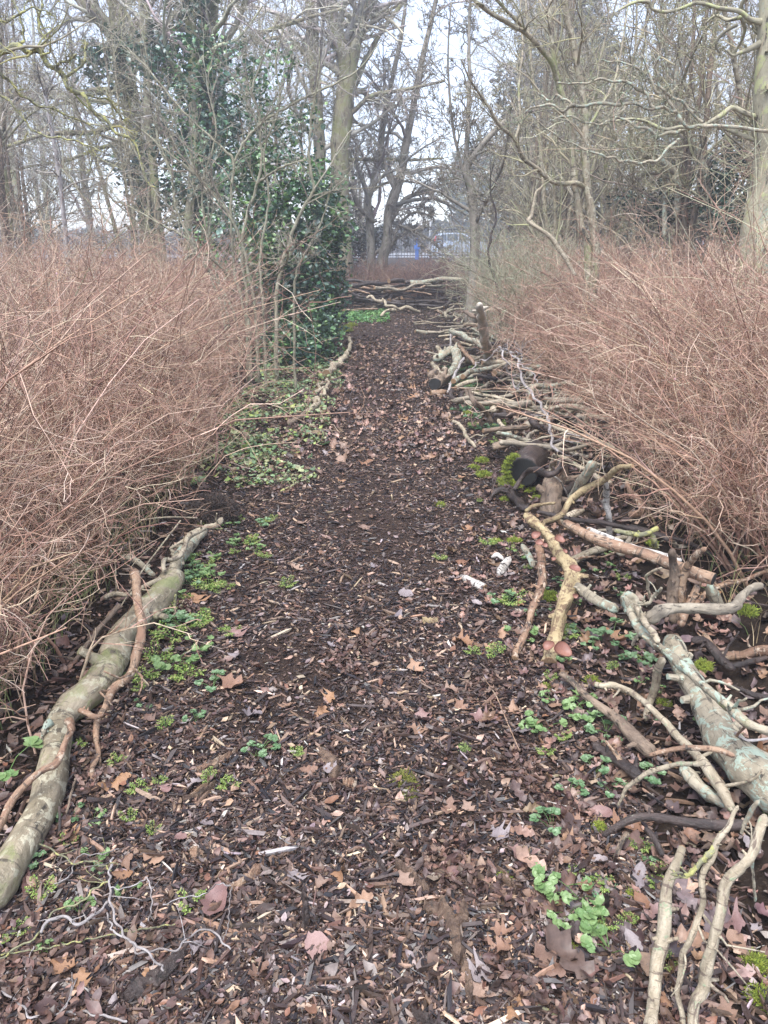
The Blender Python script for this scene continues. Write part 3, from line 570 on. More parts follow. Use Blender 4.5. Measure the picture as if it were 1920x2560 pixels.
L('mossy_stick', 'brown knobbly stick standing parallel to the fungus branch', BR, [(1346, 1362, .22, 16), (1352, 1395, .2, 20), (1356, 1440, .16, 24), (1345, 1490, .12, 20), (1325, 1545, .07, 18), (1305, 1600, .04, 18), (1288, 1645, .02, 16)], 'redbark', ends=[0, 1], lump=.12)
L('mossy_stick', 'short pale-grey stub beside the top of the knobbly stick', BR, [(1308, 1368, .12, 14), (1322, 1390, .12, 15), (1338, 1420, .1, 13)], 'greymoss', ends=[0])
L('birch_log', 'short white birch log lying on the open wood chips', 'log', [(1150, 1440, .02, 21), (1180, 1456, .02, 23), (1212, 1470, .02, 20)], 'birch', ends=[1], wob=.05)
L('birch_log', 'split piece of white birch at the edge of the pile', 'log', [(1275, 1392, .05, 13), (1262, 1412, .04, 18), (1246, 1436, .03, 22)], 'birch', wob=.1, lump=.15)
L('birch_log', 'curled scrap of white birch bark next to the split piece', 'bark', [(1228, 1392, .05, 10), (1246, 1386, .06, 12), (1262, 1402, .04, 9)], 'birch', lump=.2)
L('long_pole', 'long smooth reddish pole with a dark sawn end lying over the pile', 'pole', [(1415, 1309, .32, 22), (1465, 1335, .32, 25), (1516, 1358, .32, 28), (1614, 1387, .31, 29), (1700, 1418, .30, 30), (1784, 1448, .29, 31)], 'redbark', ends=[1, 0], wob=.08, lump=.03, cutmat='cutdark')
L('birch_pole', 'slim white birch pole lying behind the long reddish pole', 'pole', [(1462, 1318, .30, 13), (1540, 1352, .30, 14), (1625, 1380, .29, 15), (1710, 1402, .28, 14)], 'birch', wob=.1)
L('dark_pole', 'thin dark pole reaching across behind the birch pole', 'pole', [(1335, 1278, .28, 9), (1420, 1296, .28, 12), (1510, 1308, .28, 13), (1597, 1325, .27, 13), (1680, 1350, .26, 12)], 'dark', wob=.15)
L('forked_stub', 'olive stub with a stump fork behind the birch pole', BR, [(1530, 1327, .30, 9), (1568, 1332, .3, 12), (1610, 1335, .31, 14), (1645, 1322, .33, 13)], 'lime', ends=[1])
L('forked_stub', 'upright olive peg standing under the forked stub', BR, [(1634, 1338, .30, 15), (1636, 1360, .25, 13), (1640, 1400, .12, 12)], 'lime')
L('sawn_log', 'small round sawn log end between the fungus branch and the dark pole', 'log', [(1397, 1302, .14, 22), (1425, 1290, .16, 22), (1460, 1275, .18, 20)], 'pale', ends=[0], wob=0)
L('standing_stick', 'pale pinkish stick standing upright behind the dark pole', 'stick', [(1512, 1190, .5, 14), (1516, 1240, .38, 16), (1520, 1290, .28, 16), (1526, 1345, .15, 13)], 'birch', lump=.1)
L('standing_stick', 'mottled grey limb leaning behind the smooth yellow-brown branch', BR, [(1480, 1150, .6, 24), (1465, 1190, .5, 26), (1442, 1225, .4, 26), (1425, 1255, .3, 22)], 'greymoss')
L('lichen_limb', 'grey lichen-spotted limb running from the fungus branch to a knobbly joint', BR, [(1436, 1456, .20, 16), (1460, 1478, .2, 23), (1485, 1494, .2, 24), (1516, 1512, .2, 25), (1555, 1532, .21, 30)], 'greymoss', lump=.08)
L('knobbly_joint', 'lichen-crusted knob where three grey limbs meet', 'branch joint', [(1562, 1486, .30, 34), (1575, 1500, .27, 44), (1586, 1520, .24, 40), (1590, 1550, .20, 28)], 'greymoss', lump=.18)
L('lichen_limb', 'long lichened limb slanting across the thick grey trunk', BR, [(1568, 1520, .28, 20), (1590, 1556, .28, 24), (1616, 1588, .29, 24), (1650, 1620, .30, 23), (1701, 1663, .31, 24), (1745, 1695, .31, 24), (1785, 1738, .31, 23), (1828, 1776, .31, 24), (1886, 1813, .31, 24), (1960, 1840, .31, 24)], 'greymoss', lump=.1, twigs=7, tl=(.04, .12))
L('lichen_limb', 'second thinner limb twisted beside the long lichened one', BR, [(1588, 1512, .31, 14), (1606, 1545, .32, 16), (1630, 1582, .33, 16), (1648, 1605, .33, 15)], 'pale', lump=.1)
L('forked_twig', 'forked lichen twig sticking up from the knobbly joint', 'twig', [(1592, 1506, .3, 9), (1620, 1508, .33, 9), (1636, 1490, .36, 9), (1656, 1466, .42, 8)], 'greymoss', twigs=4, tl=(.03, .08))
L('forked_twig', 'bleached upright twig beside the forked lichen twig', 'twig', [(1625, 1498, .3, 8), (1620, 1465, .36, 8), (1618, 1437, .42, 8), (1658, 1418, .48, 5)], 'pale')
L('thick_trunk', 'thick pale grey trunk blotched with blue-green lichen in the near corner', 'log', [(1665, 1580, .14, 46), (1688, 1625, .14, 50), (1715, 1682, .14, 54), (1752, 1740, .15, 62), (1785, 1800, .15, 76), (1808, 1848, .15, 92), (1862, 1905, .15, 104), (1925, 1965, .15, 112), (2040, 2060, .15, 118)], 'greymoss', lump=.05, wob=.12, knots=.12, sides=30)
L('bowed_branch', 'smooth bowed tan branch lying over the thick grey trunk', BR, [(1620, 1890, .30, 8), (1650, 1880, .31, 11), (1690, 1872, .32, 13), (1741, 1870, .33, 14), (1800, 1876, .33, 15), (1842, 1893, .32, 13)], 'redbark', wob=.1, lump=.04)
L('ridged_branch', 'ridged pale branch arching down in front of the thick grey trunk', BR, [(1544, 2018, .06, 6), (1556, 1990, .1, 8), (1575, 1962, .14, 10), (1614, 1936, .18, 12), (1666, 1917, .21, 12), (1718, 1909, .24, 12), (1770, 1908, .26, 13)], 'pale', knots=.25)
L('dark_bent_branch', 'dark smooth branch bowed above the leaf litter', BR, [(1504, 2090, .06, 12), (1528, 2076, .08, 16), (1555, 2060, .1, 18), (1597, 2044, .12, 20), (1654, 2043, .13, 22), (1730, 2057, .13, 24), (1811, 2066, .13, 26), (1880, 2060, .13, 26)], 'dark', lump=.05, wob=.15)
L('dark_branch', 'short dark branch hanging below the bowed dark one', BR, [(1572, 2075, .08, 16), (1552, 2110, .05, 14), (1532, 2160, .02, 12)], 'brown')
L('dark_branch', 'blackish wet stick between two leaning pale sticks', BR, [(1605, 2065, .08, 12), (1640, 2100, .06, 16), (1662, 2150, .03, 14)], 'dark')
L('leaning_stick', 'slim lichened stick leaning down beside the two thicker ones', 'stick', [(1848, 2012, .42, 9), (1824, 2055, .39, 13), (1795, 2109, .35, 15), (1772, 2155, .31, 15), (1755, 2219, .26, 15), (1752, 2285, .21, 15), (1722, 2352, .16, 15), (1701, 2416, .11, 15), (1698, 2473, .07, 14), (1702, 2546, .03, 14), (1708, 2640, .02, 12)], 'pale', wob=.5, twigs=3, knots=.1)
L('leaning_stick', 'thick pale knotted stick running down out of view', 'stick', [(1925, 2020, .40, 22), (1888, 2115, .36, 24), (1852, 2165, .33, 24), (1816, 2219, .29, 26), (1793, 2294, .24, 26), (1782, 2381, .18, 28), (1757, 2456, .12, 28), (1738, 2510, .08, 28), (1742, 2600, .04, 30), (1745, 2720, .03, 30)], 'pale', wob=.4, knots=.15, twigs=2)
L('leaning_stick', 'stout cream-coloured stick with round scars leaning in the leaves', 'stick', [(1704, 2118, .22, 18), (1682, 2180, .2, 25), (1668, 2236, .17, 30), (1658, 2300, .14, 33), (1652, 2369, .10, 34), (1642, 2444, .06, 32), (1630, 2502, .03, 30), (1626, 2560, .02, 30), (1620, 2680, .02, 28)], 'pale', ends=[0], knots=.1, lump=.05)
L('lichen_twig', 'twig furred with bright yellow-green lichen', 'twig', [(1810, 2070, .36, 7), (1784, 2118, .34, 12), (1750, 2160, .31, 14), (1710, 2190, .28, 11), (1674, 2184, .27, 7)], 'lime', lump=.3, twigs=6, tl=(.015, .03))
L('lichen_twig', 'grey-green twig hanging behind the thick knotted stick', 'twig', [(1900, 2000, .36, 12), (1870, 2040, .3, 12), (1852, 2090, .25, 9)], 'greymoss', twigs=4, tl=(.03, .08))
L('lichen_twig', 'thin drooping lichen twig beside the thick knotted stick', 'twig', [(1880, 2150, .25, 7), (1884, 2200, .18, 7), (1888, 2255, .1, 7)], 'greymoss')
L('ground_stick', 'curved tan stick lying flat on the leaf litter', 'stick', [(1177, 2180, .015, 11), (1209, 2208, .015, 12), (1249, 2232, .015, 13), (1296, 2246, .015, 14), (1348, 2260, .015, 15), (1388, 2258, .015, 12)], 'redbark', lump=.06)
L('ground_log', 'short brown log with torn bark lying in the chips', 'log', [(1078, 2172, .02, 23), (1120, 2192, .02, 26), (1168, 2210, .02, 22)], 'barkpiece', lump=.1)
L('ground_stick', 'slender stick ending in green lichen at the lower edge of the photo', 'stick', [(1226, 2420, .015, 8), (1284, 2462, .015, 10), (1319, 2491, .015, 10), (1365, 2527, .015, 12), (1440, 2562, .015, 13)], 'lime')
L('ground_stick', 'short dark stick half sunk in the litter', 'stick', [(1288, 1950, .01, 14), (1330, 1953, .012, 17), (1378, 1966, .01, 14)], 'dark')
L('sloping_branch', 'brown branch with an orange tip thickening towards the thick trunk', BR, [(1404, 1685, .05, 16), (1430, 1708, .05, 18), (1462, 1738, .05, 19), (1504, 1768, .06, 20), (1544, 1796, .06, 26), (1573, 1830, .06, 36), (1602, 1862, .05, 36), (1640, 1895, .05, 34)], 'brown', ends=[0])
L('sloping_branch', 'pale crooked branch running beside the brown orange-tipped one', BR, [(1490, 1712, .08, 12), (1510, 1716, .09, 16), (1533, 1712, .1, 18), (1573, 1727, .1, 16), (1600, 1748, .1, 15), (1640, 1785, .11, 17), (1672, 1812, .11, 18), (1700, 1845, .11, 20), (1735, 1883, .11, 24), (1765, 1920, .12, 28), (1795, 1956, .12, 28), (1818, 1995, .12, 26), (1835, 2040, .12, 24)], 'pale', ends=[0], twigs=3)
L('sloping_branch', 'dark mossy branch underneath the ridged pale one', BR, [(1470, 1850, .03, 20), (1520, 1885, .03, 26), (1560, 1915, .04, 30), (1620, 1960, .05, 32)], 'dark', lump=.15)
L('sloping_branch', 'lichen-speckled dark branch beneath the thick grey trunk', BR, [(1690, 1910, .08, 24), (1735, 1945, .08, 30), (1780, 1985, .08, 34), (1830, 2020, .08, 34)], 'greymoss', lump=.15)
L('propped_stick', 'yellowish stick propping up the long lichened limb', 'stick', [(1662, 1640, .24, 17), (1648, 1672, .18, 20), (1634, 1720, .1, 21), (1622, 1770, .03, 18), (1612, 1810, .01, 16)], 'pale')
L('propped_stick', 'small hanging peg under the long lichened limb', 'stick', [(1594, 1586, .22, 9), (1580, 1615, .16, 8)], 'pale')
L('propped_stick', 'tan stick standing under the sawn end of the long pole', 'stick', [(1742, 1462, .24, 15), (1724, 1510, .18, 20), (1697, 1580, .08, 21)], 'redbark', ends=[0])
L('propped_stick', 'upright weathered stake with a mushroom-shaped top behind the long pole', 'stake', [(1683, 1372, .40, 24), (1680, 1400, .34, 20), (1684, 1450, .26, 26), (1688, 1510, .16, 28), (1690, 1570, .06, 24)], 'brown', lump=.15)
L('propped_stick', 'slanting brown branch rising behind the mushroom-topped stake', BR, [(1770, 1365, .45, 14), (1735, 1395, .38, 16), (1712, 1430, .3, 20), (1705, 1500, .18, 22), (1700, 1550, .1, 20)], 'redbark')
L('propped_stick', 'olive stump log leaning in the shade by the long pole end', BR, [(1775, 1460, .2, 28), (1785, 1490, .14, 30), (1800, 1520, .08, 26)], 'greymoss', ends=[1])
L('dark_stick', 'blackened stick lying in the dark behind the long lichened limb', 'stick', [(1812, 1716, .12, 10), (1850, 1722, .13, 12), (1890, 1738, .13, 14), (1950, 1752, .13, 14)], 'dark')
L('dark_stick', 'charred-looking log under the thicket', 'log', [(1722, 1600, .1, 20), (1760, 1606, .1, 22), (1800, 1650, .08, 24), (1850, 1680, .08, 26)], 'dark')
L('small_twig', 'bent twig with orange tips beyond the long lichened limb', 'twig', [(1838, 1842, .22, 7), (1858, 1822, .26, 7), (1868, 1800, .3, 6)], 'redbark')
L('small_twig', 'grey arched twig crossing behind the thick grey trunk', 'twig', [(1835, 1830, .2, 7), (1860, 1848, .2, 8), (1900, 1850, .2, 7), (1950, 1840, .2, 6)], 'grey_twig')
L('wood_splinter', 'flat splintered piece of wood leaning on the dark branch', 'wood splinter', [(1512, 1848, .1, 6), (1535, 1880, .07, 10), (1568, 1920, .04, 10), (1590, 1940, .03, 6)], 'redbark', lump=.25)
L('small_twig', 'whip-thin bramble runner arching over the leaf litter', 'twig', [(1200, 1680, .02, 3), (1240, 1740, .06, 3), (1270, 1810, .06, 3), (1300, 1880, .02, 3)], 'redbark')
L('small_twig', 'ribbed brown twig curled on the open path', 'twig', [(840, 1640, .012, 7), (852, 1665, .012, 8), (880, 1680, .012, 8), (910, 1684, .012, 6)], 'brown', knots=.3)
L('small_twig', 'orange sliver of wood lying on the open path', 'twig', [(870, 1634, .012, 5), (910, 1612, .012, 5), (955, 1588, .012, 4)], 'rot')
L('small_twig', 'black and white banded twig lying near the short brown log', 'twig', [(1060, 2140, .015, 8), (1100, 2130, .015, 9), (1148, 2124, .015, 7)], 'birch')
L('small_twig', 'thin straight white straw beside the round grey leaf', 'twig', [(1366, 2003, .03, 3), (1440, 2022, .03, 3)], 'birch', wob=0)
# fungi on the branch
def fungus(u, v, h, w, tilt):
    p = P(u, v, h + .03); r = w * .75 * depth(p) / F; g = Geo(); K, S = 6, 16
    rows = []
    for k in range(K):
        a = k / (K - 1)
        for s in range(S):
            th = 2 * math.pi * s / S; rr = r * a * (1 + .08 * math.sin(3 * th + u)); rows.append([rr * math.cos(th), rr * math.sin(th) * .8, r * .35 * a * a])
    V = np.array(rows); V2 = V.copy(); V2[:, 2] = V2[:, 2] * .8 - r * .12
    i = np.arange(K * S).reshape(K, S); nx = np.roll(i, -1, 1); q = np.stack([i[:-1], nx[:-1], nx[1:], i[1:]], -1).reshape(-1, 4); n_ = K * S
    rim = np.stack([i[-1], nx[-1], nx[-1] + n_, i[-1] + n_], -1)
    g.add(np.vstack([V, V2]), quads=np.vstack([q, q[:, ::-1] + n_, rim[:, ::-1]]))
    o = g.build('fungus', M['fungus']); o.parent = fb; o.location = np.array(p) - np.array(fb.location); o.rotation_euler = (-tilt[0] * 1.3, tilt[1], 0)
for a in [(1404, 1625, .07, 32, (-.5, .4, 0)), (1372, 1614, .06, 20, (-.5, -.5, 0)), (1340, 1338, .30, 16, (-.6, -.4, 0)), (1348, 1356, .29, 13, (-.7, 0, 0)), (1362, 1363, .28, 10, (-.6, .3, 0)), (1398, 1349, .30, 18, (-.4, .3, 0)), (1437, 1423, .26, 20, (-.2, .2, 0)), (1384, 1397, .25, 8, (-.6, -.2, 0)), (1438, 1489, .19, 10, (-1.0, .3, 0)), (1412, 1378, .28, 9, (-.5, .5, 0))]:
    fungus(*a)

BANK = []
for o in LOGS:
    me = o.data; nv = len(me.vertices); co = np.empty(nv * 3, np.float32); me.vertices.foreach_get('co', co); co = co.reshape(-1, 3) + np.array(o.location)
    low = co[co[:, 2] < .035]
    if len(low): BANK.append(low[rng.integers(0, len(low), min(90, 4 + len(low) // 3))])
BANK = np.concatenate(BANK); nb = len(BANK) * 2; bx_ = np.repeat(BANK[:, 0], 2) + rng.normal(0, .025, nb); by_ = np.repeat(BANK[:, 1], 2) + rng.normal(0, .025, nb)
litter(0, bx_, by_, .024, deadcols[:3], 'banked_litter', 'dead leaf scraps drifted against the logs and branches', .03, .6)
# --- loose branches that fill the piles, each one its own
kinds = [('post', 'brown'), ('dark', 'dark wet'), ('pale', 'pale weathered'), ('greymoss', 'grey lichened'), ('redbark', 'reddish')]
def pile(n, xr, yr, hr, lr, rr, where, group, wts, yaw=None):
    for i in range(n):
        k = rng.choice(len(kinds), p=wts); mat, adj = kinds[k]
        x, y = U(*xr), U(*yr); L_ = U(*lr); a = U(0, 3.14) if yaw is None else rng.normal(yaw, .6); r = U(*rr); h = U(*hr) + r; dz = rng.normal(0, .10)
        x += 0.0
        d = np.array([math.cos(a), math.sin(a), dz]); c = np.array([x, y, h + .02])
        npt = 5; W = []
        for j in range(npt):
            s = (j / (npt - 1) - .5) * L_; q = c + d * s + rng.normal(0, .035, 3) * np.array([1, 1, .5]); rad = r * (1.1 - .5 * j / (npt - 1)); q[2] = max(q[2], rad * .8 + .03); W.append([*q, rad])
        limb('pile_branch', f'{adj} branch lying jumbled in {where}', 'branch', None, mat, group=f'{adj} branches in {group}', W=W, twigs=int(U(0, 4)), lump=.1, ends=[0] if r > .022 else None, sides=8 if yr[0] > 10 else None)
pile(70, (0.85, 1.75), (4.9, 9.5), (0, .28), (.4, 1.1), (.006, .026), 'the log pile below the thicket', 'the log pile', [.3, .15, .27, .18, .1])
pile(34, (1.05, 2.0), (2.4, 5.4), (-.02, .22), (.3, .9), (.005, .022), 'the shade under the thicket', 'the shade under the thicket', [.3, .3, .1, .15, .15])
pile(40, (.9, 1.7), (9.0, 14.5), (0, .4), (.5, 1.2), (.007, .024), 'the brushwood near the upright post', 'the brushwood near the post', [.25, .15, .3, .2, .1])
pile(64, (-1.7, 1.2), (15.8, 17.2), (0.0, .48), (.8, 2.0), (.012, .04), 'the dark brush pile across the end of the path', 'the far brush pile', [.12, .76, .02, .04, .06], yaw=0.0)
pile(10, (-.2, 1.3), (16.2, 17.2), (0.3, .55), (.8, 1.8), (.02, .05), 'the top of the brush pile at the path end', 'the top of the far brush pile', [.1, .6, .05, .15, .1], yaw=-.25)

# ------------------------------------------------------------------ thickets of bare red-brown stems (beyond counting)
REDS = [(0.40, 0.235, 0.165), (0.48, 0.31, 0.22), (0.28, 0.155, 0.11), (0.62, 0.46, 0.33), (0.15, 0.08, 0.06), (0.72, 0.56, 0.41)]
RW = [.28, .28, .15, .15, .07, .07]
def thicket(name, label, bx, by, H, lean, seedcols=REDS, w=RW, m1=9, m2=3, r0=.0030, spread=.25, m3=0, toplen=(.18, .42)):
    n = len(bx); K = 7; t = np.linspace(0, 1, K)[None, :, None]
    ci = rng.integers(0, max(1, n // 9), n); bx = bx[ci] + rng.normal(0, .07, n); by = by[ci] + rng.normal(0, .07, n)
    base = np.stack([bx, by, gz(bx, by)], -1)[:, None, :]
    dirv = np.stack([rng.normal(0, spread, n).clip(-.45, .45), rng.normal(0, spread, n).clip(-.45, .45), np.ones(n)], -1)
    dirv[:, :2] += np.asarray(lean)[None] * U(0.2, 1.3, n)[:, None] * 0.5
    arch = np.stack([rng.normal(0, .35, n).clip(-.5, .5), rng.normal(0, .35, n).clip(-.5, .5), -np.abs(rng.normal(0, .22, n))], -1); arch[:, :2] += np.asarray(lean)[None] * 0.35
    Hh = (H * U(.72, 1.08, n))[:, None, None]
    Pt = base + Hh * (dirv[:, None] * t + arch[:, None] * t ** 2.4) + rng.normal(0, .012, (n, K, 3)) * t
    R = (r0 * U(.6, 1.6, n))[:, None] * np.linspace(1.5, .4, K)[None] * np.exp(rng.normal(0, .25, (n, 1)).clip(-.6, .4))
    g = Geo(); c0 = palette(seedcols, n, .12, w); tubes(g, Pt, R, 4, c0)
    P1, R1 = spawn(Pt, R, m1, (.12, 1.0), (.35, 1.35), toplen, .75, 6, .0, .24, .0014)
    tubes(g, P1, R1, 3, palette(seedcols, len(P1), .12, w))
    P2, R2 = spawn(P1, R1, m2, (.2, 1.0), (.4, 1.3), (.3, .9), .8, 4, .0, .2, .0012)
    tubes(g, P2, R2, 3, palette(seedcols, len(P2), .14, w))
    if m3:
        P3, R3 = spawn(P2, R2, m3, (.3, 1.0), (.4, 1.2), (.3, .8), .8, 3, .01, .1, .0008); tubes(g, P3, R3, 3, palette(seedcols, len(P3), .14, w))
    o = tag(g.build(name, M['stems'], colour=True), label, 'thicket', kind='stuff')
    return o, Pt, P1
n1 = 1500; ya = 2.0 + 11.3 * rng.uniform(size=n1) ** 1.15; xa = -1.42 - 0.05 * ya - .11 * np.clip(ya - 6, 0, 9) - 3.2 * rng.uniform(size=n1) ** 1.6
tl, TP, T1 = thicket('shrub_thicket', 'dense red-brown leafless thicket along the side with the olive trunk', xa, ya, np.full(n1, 1.45), (.22, -.05), m1=10, m2=4)
# low dense skirt of stems at its foot
n1 = 1500; ya = 1.9 + 9.5 * rng.uniform(size=n1) ** 1.2; xa = -1.27 - .13 * np.clip(ya - 5, 0, 9) - .9 * rng.uniform(size=n1) ** 1.3
t2, TP2, _ = thicket('thicket_skirt', 'lower tangle of fine red-brown stems at the foot of the same thicket', xa, ya, np.full(n1, .75), (.22, -.05), m1=8, m2=3, spread=.32)
n1 = 1500; ya = 2.9 + 9.5 * rng.uniform(size=n1) ** 1.15; xa = 1.80 + 0.05 * ya + 3.2 * rng.uniform(size=n1) ** 1.6
tr_, RP, R1_ = thicket('shrub_thicket', 'dense red-brown leafless thicket overhanging the log pile', xa, ya, np.full(n1, 1.45), (-.17, -.03), m1=10, m2=4)
n1 = 1100; ya = 2.9 + 7.0 * rng.uniform(size=n1) ** 1.2; xa = 1.38 + 0.05 * ya + 1.0 * rng.uniform(size=n1)
thicket('thicket_skirt', 'arching stems that hang low over the log pile', xa, ya, np.full(n1, .95), (-.42, -.08), m1=9, m2=4, spread=.35)
n1 = 900; ya = U(17.4, 22, n1); xa = U(-3.4, 3.2, n1)
thicket('far_thicket', 'brown thicket standing behind the far brush pile', xa, ya, np.where(xa > .4, .86, 1.02), (0, 0), [(0.24, .13, .095), (.30, .18, .13), (.18, .10, .085), (.36, .25, .18)], None, m1=8, m2=4, r0=.005)
n1 = 260; ya = U(17.0, 18.5, n1); xa = U(.7, 1.7, n1)
thicket('far_thicket', 'darker purple-brown clump beside the far thicket below the car', xa, ya, np.full(n1, .85), (0, 0), [(0.11, .065, .06), (.16, .095, .085)], None, m1=8, m2=4, r0=.005)
n1 = 46; ya = U(4.4, 6.8, n1); xa = 2.25 + .1 * (ya - 4.4) + 1.2 * rng.uniform(size=n1)
ts, _, _ = thicket('twiggy_shrub', 'tall pale twiggy shrub standing up out of the thicket before the lichened trunk', xa, ya, np.full(n1, 2.5), (-.10, 0), [(.50, .42, .28), (.40, .32, .22), (.34, .22, .16), (.44, .42, .28)], None, m1=10, m2=4, r0=.0036, spread=.2)
del ts['kind']; ts['category'] = 'shrub'
n1 = 70; ya = U(4, 9, n1); xa = -1.9 - .08 * ya - 2.2 * rng.uniform(size=n1)
ts, _, _ = thicket('twiggy_shrub', 'scattered taller pale twigs rising above the thicket against the sky', xa, ya, np.full(n1, 2.0), (.05, 0), [(.42, .30, .22), (.34, .22, .16), (.46, .40, .28)], None, m1=8, m2=4, r0=.0030, spread=.2)
del ts['kind']; ts['category'] = 'shrub'
# pink berries on the thickets
def berries(parent, Pts, n, xr, name='berry'):
    tip = Pts[rng.permutation(len(Pts))]; tip = tip[(tip[:, -1, 2] > .5) & (tip[:, -1, 0] > xr[0]) & (tip[:, -1, 0] < xr[1])][:n]
    ico = []; g = Geo(); S, K = 8, 6
    rows = [[math.sin(math.pi * k / (K - 1)) * math.cos(2 * math.pi * s / S), math.sin(math.pi * k / (K - 1)) * math.sin(2 * math.pi * s / S), math.cos(math.pi * k / (K - 1))] for k in range(K) for s in range(S)]
    i = np.arange(K * S).reshape(K, S); nx = np.roll(i, -1, 1); q = np.stack([i[:-1], nx[:-1], nx[1:], i[1:]], -1).reshape(-1, 4)
    g.add(np.array(rows) * .0062, quads=q); first = None
    for p in tip[:, -1]:
        if first is None: first = g.build(name, M['berry']); o = first
        else: o = first.copy(); COL.objects.link(o)
        o.parent = parent; o.location = p; s = U(.7, 1.15); o.scale = (s, s, s)
M['berry'] = leafmat('pink_berry', [(0.60, 0.28, 0.34), (0.72, 0.50, 0.50), (0.66, 0.36, 0.40), (0.50, 0.25, 0.10)], .35)
berries(tl, T1, 55, (-3.5, -1.0)); berries(tr_, R1_, 40, (1.0, 3.5))

# ------------------------------------------------------------------ big trees seen against the sky
TW = [(0.46, 0.42, 0.36), (0.52, 0.47, 0.42), (0.38, 0.34, 0.30), (0.47, 0.45, 0.33)]
def pdlimb(pts, D, dy=0.0, extra=None):
    out = []; n = len(pts)
    for i, (u, v, w) in enumerate(pts):
        p = PD(u, v, D + dy * i / max(n - 1, 1)); out.append([*p, w * .5 * depth(p) / F])
    return np.array(out)
def resample(W, K):
    S = cr(W, K); return S[None, :, :3], np.maximum(S[None, :, 3], .002)
def pixtree(name, label, cat, D, trunks, limbs, barkm, levels, twcols=TW, dy=2.0, group=None, base=True, wob=.1, rmin=.004, crown='crown', tro=.0, lump=.05, knots=0.0, sides=12, wig=.2, leaves=None):
    """trunks and limbs traced to their real distance D; the crown grows from them"""
    Ws = [pdlimb(t, D, 0.0) for t in trunks]
    if name == 'hazel_shrub':
        for W in Ws: W[:, 3] *= .72
    b = Ws[0][0, :3].copy(); foot = np.array([b[0], b[1], 0.0])
    root = empty(name, foot, label, cat, group)
    g = Geo()
    for k, W in enumerate(Ws):
        g = Geo()
        if base and W[0, 2] > .1 and (k == 0 or np.linalg.norm(W[0, :2] - Ws[0][0, :2]) < 3 and W[0, 2] < 1.6):
            W = np.vstack([[W[0, 0] - .02, W[0, 1], -.05, W[0, 3] * 1.25], W])
        bark_tube(g, W, sides, lump, wob, knots=knots)
        o = g.build('trunk' if k == 0 else 'stem', M[barkm]); o.parent = root; o.location = -foot
    g = Geo(); allP, allR = [], []
    for k, W in enumerate(Ws): p, r = resample(W, 12); allP.append(p); allR.append(r)
    LW = []
    for l in limbs:
        g = Geo(); W = pdlimb(l, D, U(-dy, dy)); bark_tube(g, W, max(8, sides - 4), lump, wob, knots=knots); p, r = resample(W, 12); allP.append(p); allR.append(r)
        o = g.build('limb', M[barkm]); o.parent = root; o.location = -foot
    g = Geo(); Pt = np.concatenate(allP); R = np.concatenate(allR)
    for (m, tr, ang, lf, rf, K) in levels:
        Pt, R = spawn(Pt, R, m, tr, ang, lf, rf, K, tro, wig, rmin); tubes(g, Pt, R, 5 if K > 5 else 3, palette(twcols, len(Pt), .15))
    o = g.build(crown, M['tree_twigs'], colour=True); o.parent = root; o.location = -foot
    return root, Pt
LV = [(16, (.1, 1), (.5, 1.2), (.18, .5), .45, 7), (7, (.15, 1), (.4, 1.1), (.3, .7), .5, 6), (6, (.15, 1), (.4, 1.1), (.3, .7), .55, 5), (3, (.2, 1), (.4, 1.1), (.3, .8), .6, 4)]
LV2 = [(11, (.1, 1), (.5, 1.2), (.18, .45), .45, 6), (7, (.15, 1), (.4, 1.1), (.3, .7), .5, 5), (6, (.2, 1), (.4, 1.1), (.3, .8), .6, 4)]
pixtree('bare_tree', 'broad olive-barked tree forking above the thicket, ivy on its neighbour', 'tree', 17,
        [[(372, 600, 46), (360, 480, 42), (347, 370, 42), (328, 260, 44), (312, 174, 50), (296, 95, 60)], [(296, 100, 40), (292, 40, 40), (284, -40, 38), (285, -300, 30), (300, -700, 18)], [(300, 110, 34), (262, 62, 34), (215, 10, 34), (165, -60, 34), (60, -240, 26), (-60, -500, 14)]],
        [[(322, 230, 16), (250, 228, 20), (160, 238, 20), (60, 240, 18), (-80, 232, 14)], [(330, 300, 12), (230, 330, 12), (120, 335, 10), (0, 370, 8), (-120, 380, 5)], [(345, 350, 10), (250, 370, 10), (170, 400, 8), (60, 420, 6), (-60, 470, 4)], [(300, 120, 16), (360, 40, 14), (420, -60, 10), (500, -200, 6)], [(335, 270, 9), (220, 250, 9), (120, 265, 8), (20, 280, 6)]],
        'trunk', LV, rmin=.0038, dy=3)
pixtree('ivy_tree', 'straight tree trunk wrapped in ivy behind the holly', 'tree', 16,
        [[(508, 600, 46), (510, 400, 45), (512, 250, 45), (517, 120, 46), (521, 0, 48), (528, -250, 40), (540, -650, 22)]],
        [[(512, 150, 16), (470, 50, 14), (440, -60, 12), (380, -250, 8)], [(515, 200, 14), (600, 110, 12), (720, 60, 10), (860, 20, 6)], [(512, 300, 10), (450, 210, 10), (400, 130, 8), (340, 60, 5)]],
        'trunk', LV, rmin=.006, dy=3)
pixtree('slender_tree', 'slender ivied trunk between the forking tree and the straight one', 'tree', 15,
        [[(400, 600, 22), (385, 440, 20), (372, 300, 22), (368, 180, 24), (362, 60, 26), (355, -60, 24), (350, -400, 12)], [(470, 600, 20), (484, 400, 22), (482, 200, 26), (478, 60, 26), (470, -60, 24), (460, -350, 12)]],
        [[(368, 150, 10), (330, 60, 8), (290, -20, 6)], [(480, 250, 9), (430, 160, 8), (400, 60, 6)]], 'trunk', LV2, rmin=.006)
